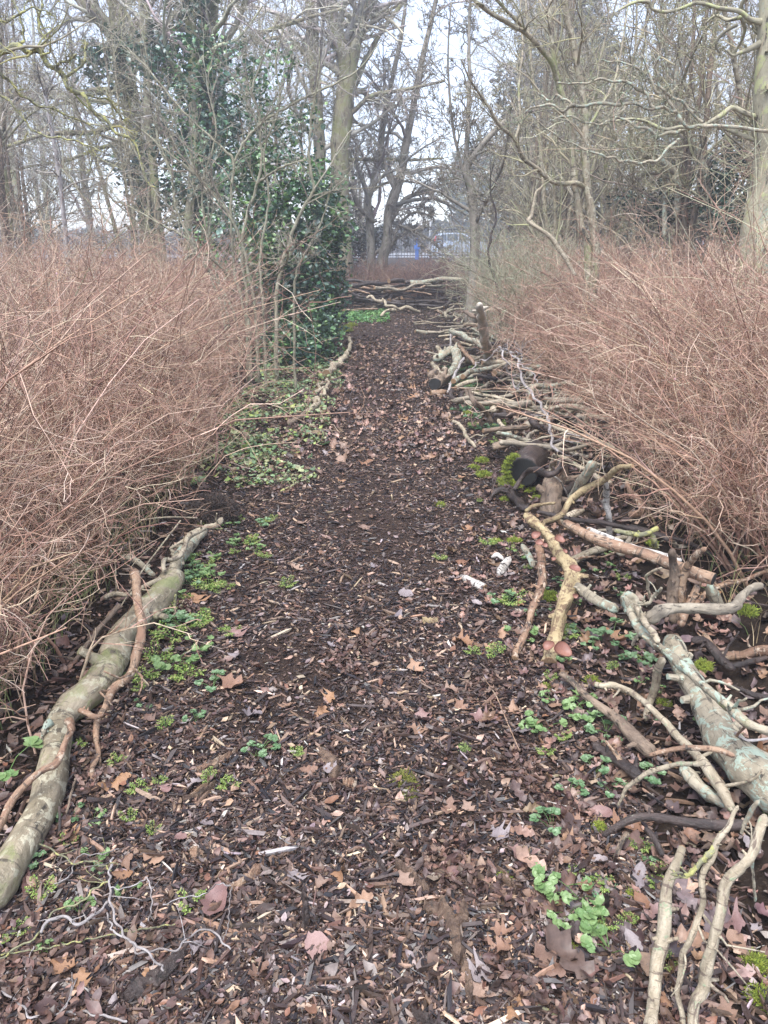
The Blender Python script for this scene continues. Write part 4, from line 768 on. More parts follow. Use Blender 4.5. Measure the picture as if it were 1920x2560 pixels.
pixtree('bare_tree', 'grey-olive tree with upright forks seen past the top of the holly', 'tree', 20,
        [[(852, 560, 50), (850, 405, 48), (858, 290, 46), (866, 200, 46), (862, 130, 46), (835, 60, 30), (812, 0, 28), (780, -120, 24), (740, -400, 12)], [(866, 190, 34), (885, 120, 32), (905, 50, 30), (925, -40, 26), (950, -350, 14)], [(796, 560, 30), (798, 405, 30), (792, 250, 30), (782, 120, 30), (778, 0, 32), (770, -150, 28), (760, -450, 14)]],
        [[(870, 250, 16), (915, 150, 14), (960, 70, 12), (1020, -10, 9), (1100, -120, 6)], [(800, 180, 14), (740, 110, 12), (690, 95, 10), (620, 110, 7)], [(860, 300, 12), (930, 240, 11), (1010, 225, 9), (1120, 200, 6)], [(858, 400, 9), (940, 398, 9), (1030, 400, 7), (1110, 395, 5)]],
        'trunk', LV, rmin=.0038, dy=3)
pixtree('leaning_tree', 'dark double-trunked tree leaning over the far thicket', 'tree', 21,
        [[(958, 650, 26), (966, 600, 24), (974, 528, 24), (988, 480, 24), (1002, 440, 22), (1012, 380, 20), (1022, 320, 19), (1038, 240, 16), (1060, 130, 14), (1090, 0, 11), (1140, -200, 7)], [(928, 650, 20), (924, 561, 22), (920, 500, 20), (935, 450, 18), (950, 380, 16), (960, 300, 14), (985, 180, 12), (1010, 40, 9), (1030, -150, 6)]],
        [[(972, 560, 16), (1010, 500, 12), (1060, 480, 10), (1110, 460, 7), (1160, 450, 4)], [(990, 560, 8), (1060, 590, 7), (1120, 640, 5)], [(940, 560, 14), (900, 520, 12), (880, 480, 9), (860, 420, 6)], [(975, 620, 9), (1000, 560, 8), (1040, 530, 6), (1085, 545, 4)], [(930, 640, 9), (985, 600, 8), (1030, 575, 5)]],
        'trunk_dark', LV, twcols=[(.40, .36, .31), (.46, .42, .36), (.32, .28, .25)], rmin=.009, dy=1.5)
pixtree('edge_tree', 'leaning slim grey trunk at the far edge of the thicket', 'tree', 14, [[(26, 620, 22), (22, 550, 20), (8, 430, 18), (3, 290, 16), (-2, 120, 14), (-8, -60, 12), (-10, -300, 8)]], [[(6, 360, 6), (60, 300, 5), (130, 250, 3)]], 'trunk', LV2, rmin=.0038)
pixtree('birch_sapling', 'slim whitish sapling standing in the thicket', 'tree', 10, [[(168, 640, 12), (162, 561, 11), (148, 440, 11), (140, 380, 11), (133, 347, 10), (122, 280, 10), (114, 231, 9), (130, 200, 6), (150, 150, 5), (175, 60, 3)]], [[(114, 240, 5), (100, 200, 4), (92, 160, 3)], [(140, 200, 4), (190, 120, 3), (215, 75, 2)]], 'grey_twig', LV2, twcols=[(.30, .28, .25)], rmin=.0025, dy=.5)
# hazel-like shrub in front of the holly
pixtree('hazel_shrub', 'bare many-stemmed shrub fanning out in front of the holly', 'shrub', 7.6,
        [[(615, 800, 10), (588, 690, 10), (578, 560, 9), (578, 480, 9), (584, 405, 10), (560, 375, 9), (545, 359, 8), (492, 312, 7), (446, 266, 7), (399, 208, 6), (350, 150, 5), (300, 110, 3)],
         [(584, 410, 9), (605, 365, 9), (631, 330, 9), (671, 295, 9), (712, 272, 8), (752, 249, 8), (839, 208, 7), (900, 170, 5), (960, 90, 3)],
         [(622, 800, 12), (606, 640, 11), (613, 555, 10), (640, 470, 10), (654, 405, 9), (650, 340, 8), (648, 289, 8), (640, 260, 7), (628, 231, 7), (642, 185, 6), (677, 98, 5), (700, 20, 3)],
         [(690, 780, 14), (700, 683, 13), (722, 610, 12), (741, 555, 12), (770, 500, 11), (784, 474, 11), (776, 420, 10), (772, 376, 9), (776, 330, 8), (778, 289, 8), (795, 200, 6), (800, 100, 4)],
         [(640, 800, 11), (612, 640, 12), (585, 560, 11), (550, 503, 11), (520, 470, 10), (492, 440, 10), (450, 405, 8), (405, 370, 8), (350, 320, 6), (290, 270, 5), (240, 200, 3)],
         [(590, 800, 8), (500, 640, 8), (446, 538, 8), (434, 480, 8), (428, 434, 7), (412, 390, 7), (399, 359, 6), (385, 300, 6), (376, 260, 5), (370, 160, 4), (350, 60, 3)],
         [(735, 780, 9), (741, 683, 9), (765, 630, 8), (793, 579, 7), (815, 520, 5), (830, 450, 4)],
         [(560, 800, 9), (520, 680, 8), (470, 600, 8), (400, 560, 7), (330, 520, 5), (280, 500, 3)],
         [(660, 800, 9), (650, 650, 9), (672, 500, 8), (660, 380, 7), (700, 260, 6), (690, 150, 5), (720, 40, 3)],
         [(570, 800, 8), (530, 640, 8), (505, 480, 7), (540, 330, 6), (520, 200, 5), (560, 60, 3)]],
        [[(571, 690, 6), (520, 640, 6), (480, 636, 5), (460, 650, 3)], [(640, 460, 5), (700, 420, 5), (760, 400, 3)], [(690, 690, 5), (720, 640, 5), (700, 600, 3)], [(560, 700, 5), (600, 660, 4), (640, 690, 3)]],
        'hazel', [(9, (.15, 1), (.3, 1.0), (.2, .5), .5, 7), (6, (.1, 1), (.4, 1.0), (.3, .8), .55, 5), (4, (.2, 1), (.4, 1.1), (.3, .8), .6, 4)],
        twcols=[(.30, .27, .20), (.24, .22, .16), (.36, .33, .25)], rmin=.0022, dy=.8, wob=.3, sides=8, tro=.04)
# lichened arching bough reaching in from the side
pixtree('arching_bough', 'arching bough crusted with yellow and grey lichen above the thicket', 'tree', 5.2,
        [[(-260, 420, 26), (-160, 240, 22), (-80, 160, 18), (0, 130, 16), (46, 119, 14), (75, 124, 14), (104, 139, 14), (130, 165, 13), (156, 191, 12), (175, 220, 10), (205, 238, 9), (232, 270, 9), (262, 300, 8), (290, 330, 7), (330, 350, 6), (352, 400, 5), (372, 460, 5), (395, 472, 3)]],
        [[(104, 139, 8), (112, 100, 7), (95, 60, 6), (105, 10, 5), (90, -60, 4)], [(46, 119, 7), (60, 90, 6), (52, 50, 5), (35, 0, 4)], [(156, 191, 7), (200, 170, 6), (215, 120, 5), (212, 100, 3)], [(130, 165, 6), (175, 150, 5), (190, 135, 4)], [(205, 238, 5), (270, 250, 5), (300, 290, 4), (330, 310, 3)], [(-40, 145, 8), (20, 200, 7), (70, 250, 6), (150, 280, 5), (240, 320, 3)], [(-60, 200, 7), (20, 250, 6), (90, 330, 5), (180, 350, 4), (260, 380, 3)], [(-80, 60, 7), (20, 50, 6), (80, 20, 4), (140, 40, 3)]],
        'lime', [(8, (.2, 1), (.4, 1.2), (.12, .35), .5, 6), (5, (.1, 1), (.5, 1.2), (.3, .8), .55, 5), (3, (.1, 1), (.5, 1.2), (.3, .8), .6, 4)],
        twcols=[(.27, .26, .17), (.22, .20, .15), (.36, .34, .12)], rmin=.0016, dy=.3, wob=.8, sides=9, base=False, wig=.35, lump=.2)
# --- the other side
OL = [(.36, .32, .21), (.44, .39, .26), (.29, .25, .18), (.40, .38, .22)]
pixtree('two_stemmed_tree', 'young olive-barked tree with two close upright stems rising from the thicket', 'tree', 7.5,
        [[(1488, 680, 22), (1484, 579, 21), (1470, 480, 20), (1463, 405, 19), (1461, 340, 18), (1463, 289, 18), (1450, 210, 18), (1440, 145, 17), (1424, 70, 16), (1411, 0, 15), (1395, -150, 11), (1370, -400, 6)],
         [(1470, 660, 18), (1452, 560, 17), (1440, 480, 16), (1434, 434, 16), (1430, 360, 15), (1423, 289, 15), (1406, 240, 14), (1394, 202, 14), (1385, 145, 12), (1374, 60, 11), (1376, -20, 10), (1370, -250, 6)]],
        [[(1462, 470, 12), (1440, 457, 12), (1405, 460, 12), (1377, 451, 12), (1340, 420, 11), (1307, 393, 11), (1285, 345, 10), (1249, 312, 9), (1210, 250, 7), (1174, 197, 5), (1150, 140, 3)],
         [(1394, 205, 13), (1380, 160, 13), (1350, 120, 12), (1319, 87, 12), (1285, 65, 11), (1249, 46, 11), (1210, 20, 10), (1170, -15, 9), (1080, -120, 5)],
         [(1322, 90, 9), (1300, 60, 9), (1260, 20, 8), (1230, -20, 7), (1180, -120, 4)],
         [(1288, 348, 7), (1300, 300, 7), (1297, 220, 6), (1307, 116, 6), (1300, 40, 4), (1310, -80, 3)],
         [(1480, 560, 8), (1440, 500, 8), (1400, 440, 7), (1360, 380, 3)], [(1464, 330, 8), (1500, 270, 7), (1540, 190, 6), (1560, 80, 4), (1580, -60, 3)]],
        'olive', [(9, (.15, 1), (.4, 1.1), (.15, .4), .45, 7), (6, (.1, 1), (.4, 1.1), (.3, .8), .55, 5), (4, (.1, 1), (.4, 1.1), (.3, .8), .6, 4)], twcols=OL, rmin=.0022, dy=.8, sides=12)
pixtree('bent_sapling', 'pale bent sapling with a kinked top leaning out of the thicket', 'tree', 6.5,
        [[(1440, 700, 12), (1420, 655, 12), (1395, 620, 12), (1375, 592, 11), (1345, 570, 10), (1322, 553, 11), (1328, 540, 10), (1335, 510, 8), (1342, 480, 7), (1356, 465, 6), (1355, 440, 5)]], [], 'pale', [(5, (.2, 1), (.4, 1.1), (.3, .7), .5, 5), (4, (.1, 1), (.4, 1.1), (.3, .8), .5, 4)], twcols=OL, rmin=.0016, base=False)
pixtree('lichened_tree', 'thick trunk patched with yellow-green lichen at the side of the photo', 'tree', 7.0,
        [[(1898, 640, 92), (1905, 540, 82), (1912, 463, 74), (1918, 380, 70), (1924, 300, 70), (1930, 200, 72), (1932, 116, 74), (1935, 0, 76), (1940, -200, 70), (1945, -500, 50)]],
        [[(1910, 295, 14), (1880, 288, 13), (1850, 277, 12), (1828, 269, 12), (1800, 290, 11), (1775, 305, 10), (1745, 318, 10), (1700, 318, 9), (1660, 322, 8), (1600, 300, 7), (1550, 300, 5), (1480, 320, 3)],
         [(1912, 360, 12), (1860, 340, 11), (1800, 318, 10), (1740, 316, 10), (1690, 330, 8)],
         [(1935, 60, 17), (1880, 50, 13), (1850, 30, 11), (1800, 20, 10), (1745, 8, 9), (1700, 22, 8), (1660, 30, 8), (1630, 22, 7), (1620, 5, 8), (1580, 8, 7), (1540, 30, 5)],
         [(1915, 100, 20), (1880, 120, 14), (1850, 132, 10), (1830, 138, 7), (1815, 120, 5)], [(1935, -30, 14), (1870, -10, 12), (1850, 30, 10), (1862, 70, 8), (1850, 110, 7), (1836, 130, 6)],
         [(1905, 20, 18), (1930, 60, 14), (1900, 90, 10)], [(1860, 40, 10), (1820, 50, 9), (1790, 40, 6), (1760, 60, 5)], [(1850, 60, 9), (1810, 80, 8), (1790, 110, 6), (1800, 135, 4)]],
        'trunk_lichen', [(7, (.3, 1), (.5, 1.2), (.06, .25), .3, 6), (5, (.1, 1), (.4, 1.2), (.3, .8), .55, 5), (4, (.1, 1), (.4, 1.2), (.3, .8), .6, 4)], twcols=[(.27, .26, .15), (.24, .22, .14)], rmin=.002, dy=.5, sides=22, wob=.12, lump=.05, wig=.35)
pixtree('contorted_bough', 'contorted grey-green lichened bough stretching level across the stems', 'tree', 6.0,
        [[(2050, 420, 11), (1960, 350, 10), (1880, 320, 9), (1800, 318, 9), (1757, 312, 8), (1735, 318, 8), (1700, 300, 8), (1690, 278, 9), (1660, 272, 8), (1620, 268, 8), (1568, 260, 8), (1520, 260, 8), (1470, 262, 8), (1434, 266, 8), (1405, 275, 7), (1370, 262, 6), (1336, 268, 5), (1310, 282, 4)]],
        [[(1640, 270, 8), (1600, 225, 8), (1560, 205, 7), (1500, 200, 6), (1440, 210, 5), (1390, 205, 4)], [(1600, 225, 7), (1615, 200, 6), (1585, 165, 5), (1540, 155, 4), (1500, 150, 3)], [(1568, 262, 7), (1530, 300, 6), (1480, 310, 5), (1420, 290, 4), (1380, 300, 3)], [(1700, 330, 8), (1650, 335, 8), (1600, 318, 7), (1560, 300, 6), (1500, 280, 4)], [(1757, 312, 8), (1720, 270, 7), (1680, 240, 7), (1640, 225, 6), (1610, 150, 5), (1600, 120, 3)],
         [(1690, 280, 7), (1660, 230, 7), (1640, 180, 6), (1650, 120, 5), (1630, 60, 4)], [(1434, 268, 6), (1400, 240, 6), (1370, 250, 5), (1345, 230, 3)], [(1700, 340, 8), (1640, 400, 7), (1580, 405, 7), (1530, 395, 6), (1480, 380, 5), (1400, 345, 4), (1340, 300, 3)]],
        'greymoss', [(8, (.1, 1), (.5, 1.3), (.10, .30), .5, 6), (5, (.1, 1), (.5, 1.3), (.3, .8), .55, 5), (3, (.1, 1), (.5, 1.3), (.3, .8), .6, 4)], twcols=[(.26, .28, .19), (.30, .29, .20), (.22, .20, .15)], rmin=.002, dy=.4, wob=.8, sides=8, base=False, wig=.4)
pixtree('leaning_tree', 'dark crooked tree leaning left behind the greenish shrub', 'tree', 12,
        [[(1185, 660, 26), (1186, 560, 24), (1180, 480, 22), (1165, 430, 20), (1185, 390, 16), (1220, 345, 14), (1260, 305, 12), (1300, 285, 9), (1360, 270, 5)], [(1165, 430, 14), (1168, 330, 12), (1174, 200, 10), (1172, 100, 8), (1178, -50, 6)]],
        [[(1180, 500, 10), (1150, 400, 8), (1130, 300, 7), (1120, 150, 5), (1128, 0, 4)], [(1188, 560, 9), (1230, 470, 8), (1260, 400, 6), (1280, 250, 4)]],
        'trunk_dark', LV, rmin=.004, twcols=[(.30, .27, .21), (.24, .21, .17)])
pixtree('grey_tree', 'slanting grey-green trunk behind the contorted bough', 'tree', 11,
        [[(1790, 640, 20), (1775, 520, 20), (1760, 430, 19), (1740, 370, 18), (1718, 330, 17), (1700, 290, 15), (1690, 200, 12), (1700, 80, 10), (1690, -100, 7)], [(1690, 560, 14), (1695, 470, 16), (1688, 430, 16), (1650, 400, 15), (1620, 395, 12), (1600, 370, 8), (1580, 340, 5)]],
        [[(1660, 600, 12), (1664, 400, 12), (1668, 200, 10), (1660, 0, 8)], [(1690, 240, 8), (1740, 120, 7), (1800, 20, 5)]], 'greymoss', LV, rmin=.004, twcols=OL)
pixtree('upright_sapling', 'thin dark sapling standing by the log pile', 'tree', 9.5, [[(1252, 830, 8), (1248, 760, 8), (1238, 700, 7), (1222, 650, 6), (1225, 600, 6), (1240, 540, 5), (1225, 470, 4), (1235, 400, 3)]], [], 'dark', [(8, (.2, 1), (.3, 1.), (.2, .5), .6, 5), (4, (.1, 1), (.4, 1.1), (.3, .8), .6, 4)], twcols=[(.16, .15, .10), (.24, .24, .15)], rmin=.002, wob=.4, sides=8)

# ------------------------------------------------------------------ the wood beyond: trees of a kind, each its own
def proto(name, H, r, stems, lv, barkm, cols, rmin, spread=.15, tro=.03):
    root = empty(name, (0, 0, 0), 'bare leafless tree in the wood', 'tree'); g = Geo(); Ps, Rs = [], []
    for s in range(stems):
        K = 10; t = np.linspace(0, 1, K); a = U(0, 6.28); sp = U(.3, 1) * spread * H
        x = sp * math.cos(a) * t ** 1.2 + .04 * np.cumsum(rng.normal(0, 1, K)) * H / 10; y = sp * math.sin(a) * t ** 1.2 + .04 * np.cumsum(rng.normal(0, 1, K)) * H / 10
        W = np.stack([x, y, t * H * U(.8, 1) - .1, r * U(.7, 1.1) * (1.1 - .85 * t)], -1); bark_tube(g, W, 9, .05, .1); p, rr = resample(W, 12); Ps.append(p); Rs.append(rr)
    o = g.build('trunk', M[barkm]); o.parent = root
    Pt, R = np.concatenate(Ps), np.concatenate(Rs); g = Geo()
    for (m, tr, ang, lf, rf, K) in lv:
        Pt, R = spawn(Pt, R, m, tr, ang, lf, rf, K, tro, .2, rmin); tubes(g, Pt, R, 4 if K > 5 else 3, palette(cols, len(Pt), .15))
    o = g.build('crown', M['tree_twigs'], colour=True); o.parent = root
    return root
FL = [(13, (.12, 1), (.5, 1.2), (.2, .5), .42, 7), (8, (.15, 1), (.4, 1.1), (.3, .7), .5, 5), (6, (.15, 1), (.4, 1.1), (.3, .7), .55, 4), (4, (.2, 1), (.4, 1.1), (.3, .8), .6, 3)]
SL = [(12, (.08, 1), (.3, 1.0), (.2, .5), .45, 7), (7, (.15, 1), (.4, 1.1), (.3, .7), .5, 5), (6, (.2, 1), (.4, 1.1), (.3, .8), .6, 4)]
big = [proto('bare_tree', 13, .17, 2, FL, 'trunk', TW, .005), proto('bare_tree', 11, .14, 1, FL, 'trunk_dark', TW, .005), proto('bare_tree', 12, .12, 3, FL, 'trunk', TW, .005, .25)]
young = [proto('young_tree', 6.5, .045, 4, SL, 'olive', OL, .0045, .25), proto('young_tree', 7.5, .05, 3, SL, 'brown', [(.20, .165, .12), (.26, .22, .16)], .0045, .2), proto('young_tree', 5.5, .035, 5, SL, 'olive', OL + [(.30, .20, .15)], .0045, .35)]
def place(protos, spots_, label, group, smin=.85, smax=1.15):
    for i, (x, y) in enumerate(spots_):
        p = protos[i % len(protos)]
        if not p.get('used'):
            o = p; p['used'] = 1; o.location = (x, y, 0); o.rotation_euler = (0, 0, U(0, 6.28)); o['label'] = label; o['group'] = group
        else: o = dup(p, (x, y, 0), U(0, 6.28), U(smin, smax), label, group)
place(big, [(-15, 34), (-10, 28), (-4.5, 31), (-18, 44), (-9, 46), (-1.0, 40), (5.5, 30), (9, 28), (13, 32), (7.5, 38), (17, 30), (11, 22), (20, 38), (14, 44)], 'tall bare tree in the wood beyond the thickets, fine twigs against the sky', 'tall bare trees beyond the thickets')
place(young, [(2.9, 13.5), (4.0, 11), (5.2, 13), (6.4, 10.5), (3.6, 16), (5.0, 17.5), (7.5, 14), (8.5, 17), (6.2, 20), (3.8, 20.5), (9.6, 12.5), (4.6, 9.2), (6.9, 8.2), (3.1, 17), (10.5, 16), (8, 23), (5.4, 24), (4.4, 25), (10.8, 21), (5.6, 11.5), (7.9, 11.8), (4.3, 14.6)], 'slender many-stemmed bare tree in the dense stand behind the overhanging thicket', 'slender trees behind the thicket')
place(young, [(-4.6, 15), (-7.5, 17), (-3.0, 19), (-10, 18), (-6.0, 12.8)], 'slender many-stemmed bare tree behind the thicket on the holly side', 'slender trees on the holly side')
for p in big + young:
    if 'used' in p: del p['used']
for o in list(bpy.data.objects):
    if 'used' in o: del o['used']

# ------------------------------------------------------------------ greenish shrub, holly, ivy
n1 = 300; ya = U(9.2, 13.0, n1); xa = 1.30 + .06 * (ya - 9) + 0.8 * rng.uniform(size=n1)
gs, _, _ = thicket('green_stemmed_shrub', 'grey-green leafless shrub behind the upright post', xa, ya, np.full(n1, 1.55), (-.05, -.05), [(.36, .37, .24), (.45, .44, .30), (.28, .27, .18), (.48, .40, .30)], None, m1=9, m2=4, r0=.0035, spread=.18)
del gs['kind']; gs['category'] = 'shrub'
HT = leaf_mesh('ovate', 4, 1.2, .3, .08, 9); HT = (HT[0] * np.array([1.5, 1, 1]), HT[1])
def foliage(blobs, name, mat, cols, size, per, loc, parent, nclump=60, cr_=.09, flat=.6):
    g = Geo()
    for (u, v, rp, D, dens) in blobs:
        c = PD(u, v, D); R_ = rp * depth(c) / F; k = int(nclump * dens)
        d = rng.normal(size=(k, 3)); d /= np.linalg.norm(d, axis=1, keepdims=True)
        cc = c + d * (R_ * U(.35, 1.0, k) ** .6)[:, None] * np.array([1, 1, 1])
        i = np.repeat(np.arange(k), per); n_ = len(i)
        pos = cc[i] + rng.normal(0, cr_, (n_, 3)); pos[:, 2] = np.maximum(pos[:, 2], .03)
        cl = palette(cols, k, .18)[i] * np.exp(.18 * rng.normal(size=(n_, 1)))
        scatter(g, HT[0], pos, eul(rng.normal(0, flat, n_), rng.normal(0, flat, n_), U(0, 6.28, n_)), size * np.exp(rng.normal(0, .22, n_)), cl, quads=HT[1])
    o = g.build(name, M[mat], colour=True); o.parent = parent; o.location = -np.array(loc); return o
hb = PD(760, 900, 8.9); hb[2] = 0
holly = empty('holly_bush', hb, 'big glossy dark green holly bush pressing up to the path', 'holly bush')
HC = [(.08, .165, .08), (.11, .215, .085), (.055, .115, .075), (.16, .27, .09), (.13, .19, .15)]
hbl = [(786, 846, 56, 9.9, 1.1), (735, 885, 60, 9.3, 1.2), (690, 880, 55, 9.2, .7), (812, 785, 50, 11.4, 1.2), (755, 790, 80, 10.2, 1.6), (812, 715, 50, 11.4, 1.2), (735, 700, 84, 10.4, 1.5), (806, 640, 62, 11.2, 1.5), (715, 620, 90, 10.4, 1.3), (822, 560, 48, 11.2, .9), (752, 540, 88, 10.4, 1.2), (650, 560, 90, 10.4, .8), (825, 480, 36, 11.2, .5), (768, 455, 62, 10.4, .7), (690, 455, 90, 10.5, .8), (600, 490, 90, 10.6, .7), (690, 350, 80, 10.8, .6), (600, 370, 95, 10.8, .65), (740, 290, 50, 11, .25), (640, 260, 80, 11, .42), (530, 420, 90, 11, .5), (590, 170, 70, 11, .3), (690, 180, 50, 11, .15), (660, 660, 70, 10, .8), (560, 600, 80, 10.4, .5), (480, 300, 90, 11.5, .4), (430, 180, 80, 11.5, .3), (500, 130, 60, 11.5, .25), (420, 420, 70, 11.5, .25)]
foliage(hbl, 'foliage', 'holly', HC, .062, 11, hb, holly, 62)
g = Geo()
HW = [pdlimb([(760 + a, 905, 16), (750 + a * .9, 750, 13), (735 + a, 600, 11), (700 + a * 1.4, 430, 8), (680 + a * 1.8, 250, 5)], 10.9 + b) for a, b in ((0, 0), (40, .3), (-50, .2), (-90, .5))]
for W in HW: bark_tube(g, W, 8)
o = g.build('stem', M['brown']); o.parent = holly; o.location = -hb
ivb = PD(500, 600, 15.7); ivb[2] = 0
ivy = empty('ivy', ivb, 'dark ivy climbing the trunks behind the many-stemmed shrub', 'ivy')
foliage([(500, 560, 60, 15.6, .8), (440, 480, 55, 15.6, .5), (520, 470, 55, 15.5, .9), (470, 380, 60, 15.5, .8), (400, 350, 50, 15.4, .5), (530, 350, 50, 15.5, .8), (450, 260, 60, 15.2, .45), (520, 230, 45, 15.4, .45), (300, 110, 26, 16.6, .3), (310, 200, 30, 16.6, .3), (420, 160, 50, 15.2, .35), (500, 130, 42, 15.2, .4), (480, 40, 36, 15, .45), (370, 130, 50, 15, .3), (560, 300, 50, 15.4, .35), (470, -60, 40, 15, .4), (240, 160, 36, 16, .4), (330, 440, 34, 16.5, .35), (360, 520, 30, 16.5, .3)],
        'foliage', 'holly', [(.09, .16, .11), (.11, .19, .12), (.07, .12, .085)], .10, 10, ivb, ivy, 60, .14)
ev = PD(1840, 560, 11); ev[2] = 0
e2 = empty('evergreen_shrub', ev, 'dark evergreen shrub in the shade behind the lichened trunk', 'shrub')
foliage([(1780, 470, 50, 11, .8), (1840, 520, 60, 10.5, .8), (1720, 510, 60, 12, .6), (1660, 500, 50, 12, .5), (1860, 420, 40, 11, .7), (1900, 560, 60, 10, .8), (1800, 400, 50, 12, .3), (1640, 540, 40, 12, .5), (1560, 500, 30, 13, .3)], 'foliage', 'holly', [(.03, .06, .04), (.04, .08, .045)], .06, 9, ev, e2, 55)
# dark ivied mass left of the dark tree and the far hedge
e3l = PD(885, 610, 24); e3l[2] = 0
e3 = empty('dark_bush', e3l, 'dark twiggy bush between the holly and the double-trunked tree', 'bush')
foliage([(880, 590, 40, 24, 1.2), (910, 610, 34, 24, 1.0), (860, 630, 34, 24, .8), (935, 600, 26, 23, .7)], 'foliage', 'litter', [(.045, .042, .035), (.07, .06, .05), (.05, .06, .04)], .07, 12, e3l, e3, 60, .2)

# ------------------------------------------------------------------ beyond: road, fence, car, hedge, post
def boxg(g, x0, x1, y0, y1, z0, z1):
    v = [[x, y, z] for z in (z0, z1) for y in (y0, y1) for x in (x0, x1)]
    g.add(v, quads=[[0, 2, 3, 1], [4, 5, 7, 6], [0, 1, 5, 4], [2, 6, 7, 3], [0, 4, 6, 2], [1, 3, 7, 5]])
M['asphalt'] = plain('pale_wet_asphalt', (.20, .20, .21), .4, c2=(.27, .27, .28), sc_=.6)
g = Geo(); g.add([[-60, 53, .036], [60, 53, .036], [60, 66, .036], [-60, 66, .036]], quads=[[0, 1, 2, 3]]); o = g.build('road', M['asphalt'], smooth=False); o['kind'] = 'structure'
M['fence'] = plain('black_railing_paint', (.02, .022, .025), .4)
fr = empty('railing_fence', (4, 50, 0), 'black vertical-bar railing in front of the parked silver car', 'fence')
g = Geo(); boxg(g, -8, 8, -.02, .02, 1.72, 1.77); boxg(g, -8, 8, -.02, .02, .2, .25); o = g.build('rail', M['fence'], smooth=False); o.parent = fr
g = Geo(); boxg(g, -.014, .014, -.014, .014, .03, 1.85); first = g.build('bar', M['fence'], smooth=False); first.parent = fr; first.location = (-7.9, .036, 0)
for i in range(1, 90):
    o = first.copy(); COL.objects.link(o); o.parent = fr; o.location = (-7.9 + i * .178, .036, 0)
for x in (-6, -3.2, -.4, 2.4, 5.2):
    g = Geo(); boxg(g, x - .03, x + .03, -.095, -.025, .0, 1.88); o = g.build('post', M['fence'], smooth=False); o.parent = fr
# the car, side on, nose hidden
M['silver'] = plain('silver_blue_paint', (.50, .58, .70), .28, .35, coat=.6); M['glass'] = plain('dark_car_glass', (.05, .065, .08), .08); M['tyre'] = plain('tyre_rubber', (.02, .02, .02), .8)
M['alloy'] = plain('alloy_rim', (.45, .46, .48), .35, .8); M['red'] = plain('red_lamp', (.55, .03, .05), .25, coat=.5); M['blue'] = plain('blue_paint', (.02, .13, .50), .5)
cl = PD(1078, 600, 58); CX, CY = cl[0], 58.0
car = empty('parked_car', (CX, CY, .036), 'silver-blue hatchback parked side-on behind the railing', 'car')
prof = [(.02, .42), (0.0, .62), (.03, .85), (.10, 1.02), (.25, 1.32), (.42, 1.46), (1.0, 1.52), (1.7, 1.53), (2.25, 1.47), (2.95, 1.12), (3.15, 1.03), (3.75, .90), (3.95, .72), (3.98, .45), (3.9, .28), (3.55, .24), (3.5, .45), (3.37, .60), (3.2, .65), (3.03, .60), (2.9, .45), (2.85, .22), (1.1, .22), (1.05, .45), (.92, .60), (.75, .65), (.58, .60), (.45, .45), (.40, .25), (.08, .28)]
g = Geo(); S = len(prof); rows = []
for yy, k in ((-.84, 1), (-.80, 1), (.80, 1), (.84, 1)):
    for (x, z) in prof:
        ins = max(0, z - .95) * .28
        y_ = (abs(yy) - ins) * (1 if yy > 0 else -1)
        if abs(yy) > .82: rows.append([x + (.02 if x < 2 else -.02), y_ if z > .3 else y_ * .98, z * .985 + .01])
        else: rows.append([x, y_ + (.0), z])
i = np.arange(4 * S).reshape(4, S); nx = np.roll(i, -1, 1)
g.add(rows, quads=np.stack([i[:-1], nx[:-1], nx[1:], i[1:]], -1).reshape(-1, 4)[:, ::-1], ngons=[list(i[0]), list(i[-1][::-1])]); o = g.build('body', M['silver'], smooth=False); o.parent = car
def pane(pts, name, mat, th=.012):
    g = Geo(); n = len(pts); A = [[x, -(.84 - max(0, z - .95) * .28) - .004, z] for x, z in pts]; B_ = [[x, y - th, z] for x, y, z in A]
    k = np.arange(n); j = (k + 1) % n
    g.add(A + B_, quads=np.stack([k, k + n, j + n, j], -1), ngons=[list(k + n)]); o = g.build(name, M[mat], smooth=False); o.parent = car; return o
pane([(.52, 1.03), (.62, 1.38), (1.02, 1.44), (1.02, 1.03)], 'window', 'glass'); pane([(1.08, 1.03), (1.08, 1.445), (1.82, 1.46), (1.82, 1.03)], 'window', 'glass'); pane([(1.9, 1.03), (1.9, 1.455), (2.2, 1.40), (2.82, 1.08), (2.8, 1.03)], 'window', 'glass')
pane([(.05, .80), (.10, 1.0), (.24, 1.30), (.36, 1.36), (.30, 1.15), (.22, .85)], 'tail_light', 'red'); pane([(1.2, .93), (1.36, .93), (1.36, .96), (1.2, .96)], 'door_handle', 'silver', .03); pane([(2.0, .93), (2.16, .93), (2.16, .96), (2.0, .96)], 'door_handle', 'silver', .03)
pane([(1.12, .48), (2.84, .48), (2.84, .54), (1.12, .54)], 'side_trim', 'alloy', .02)
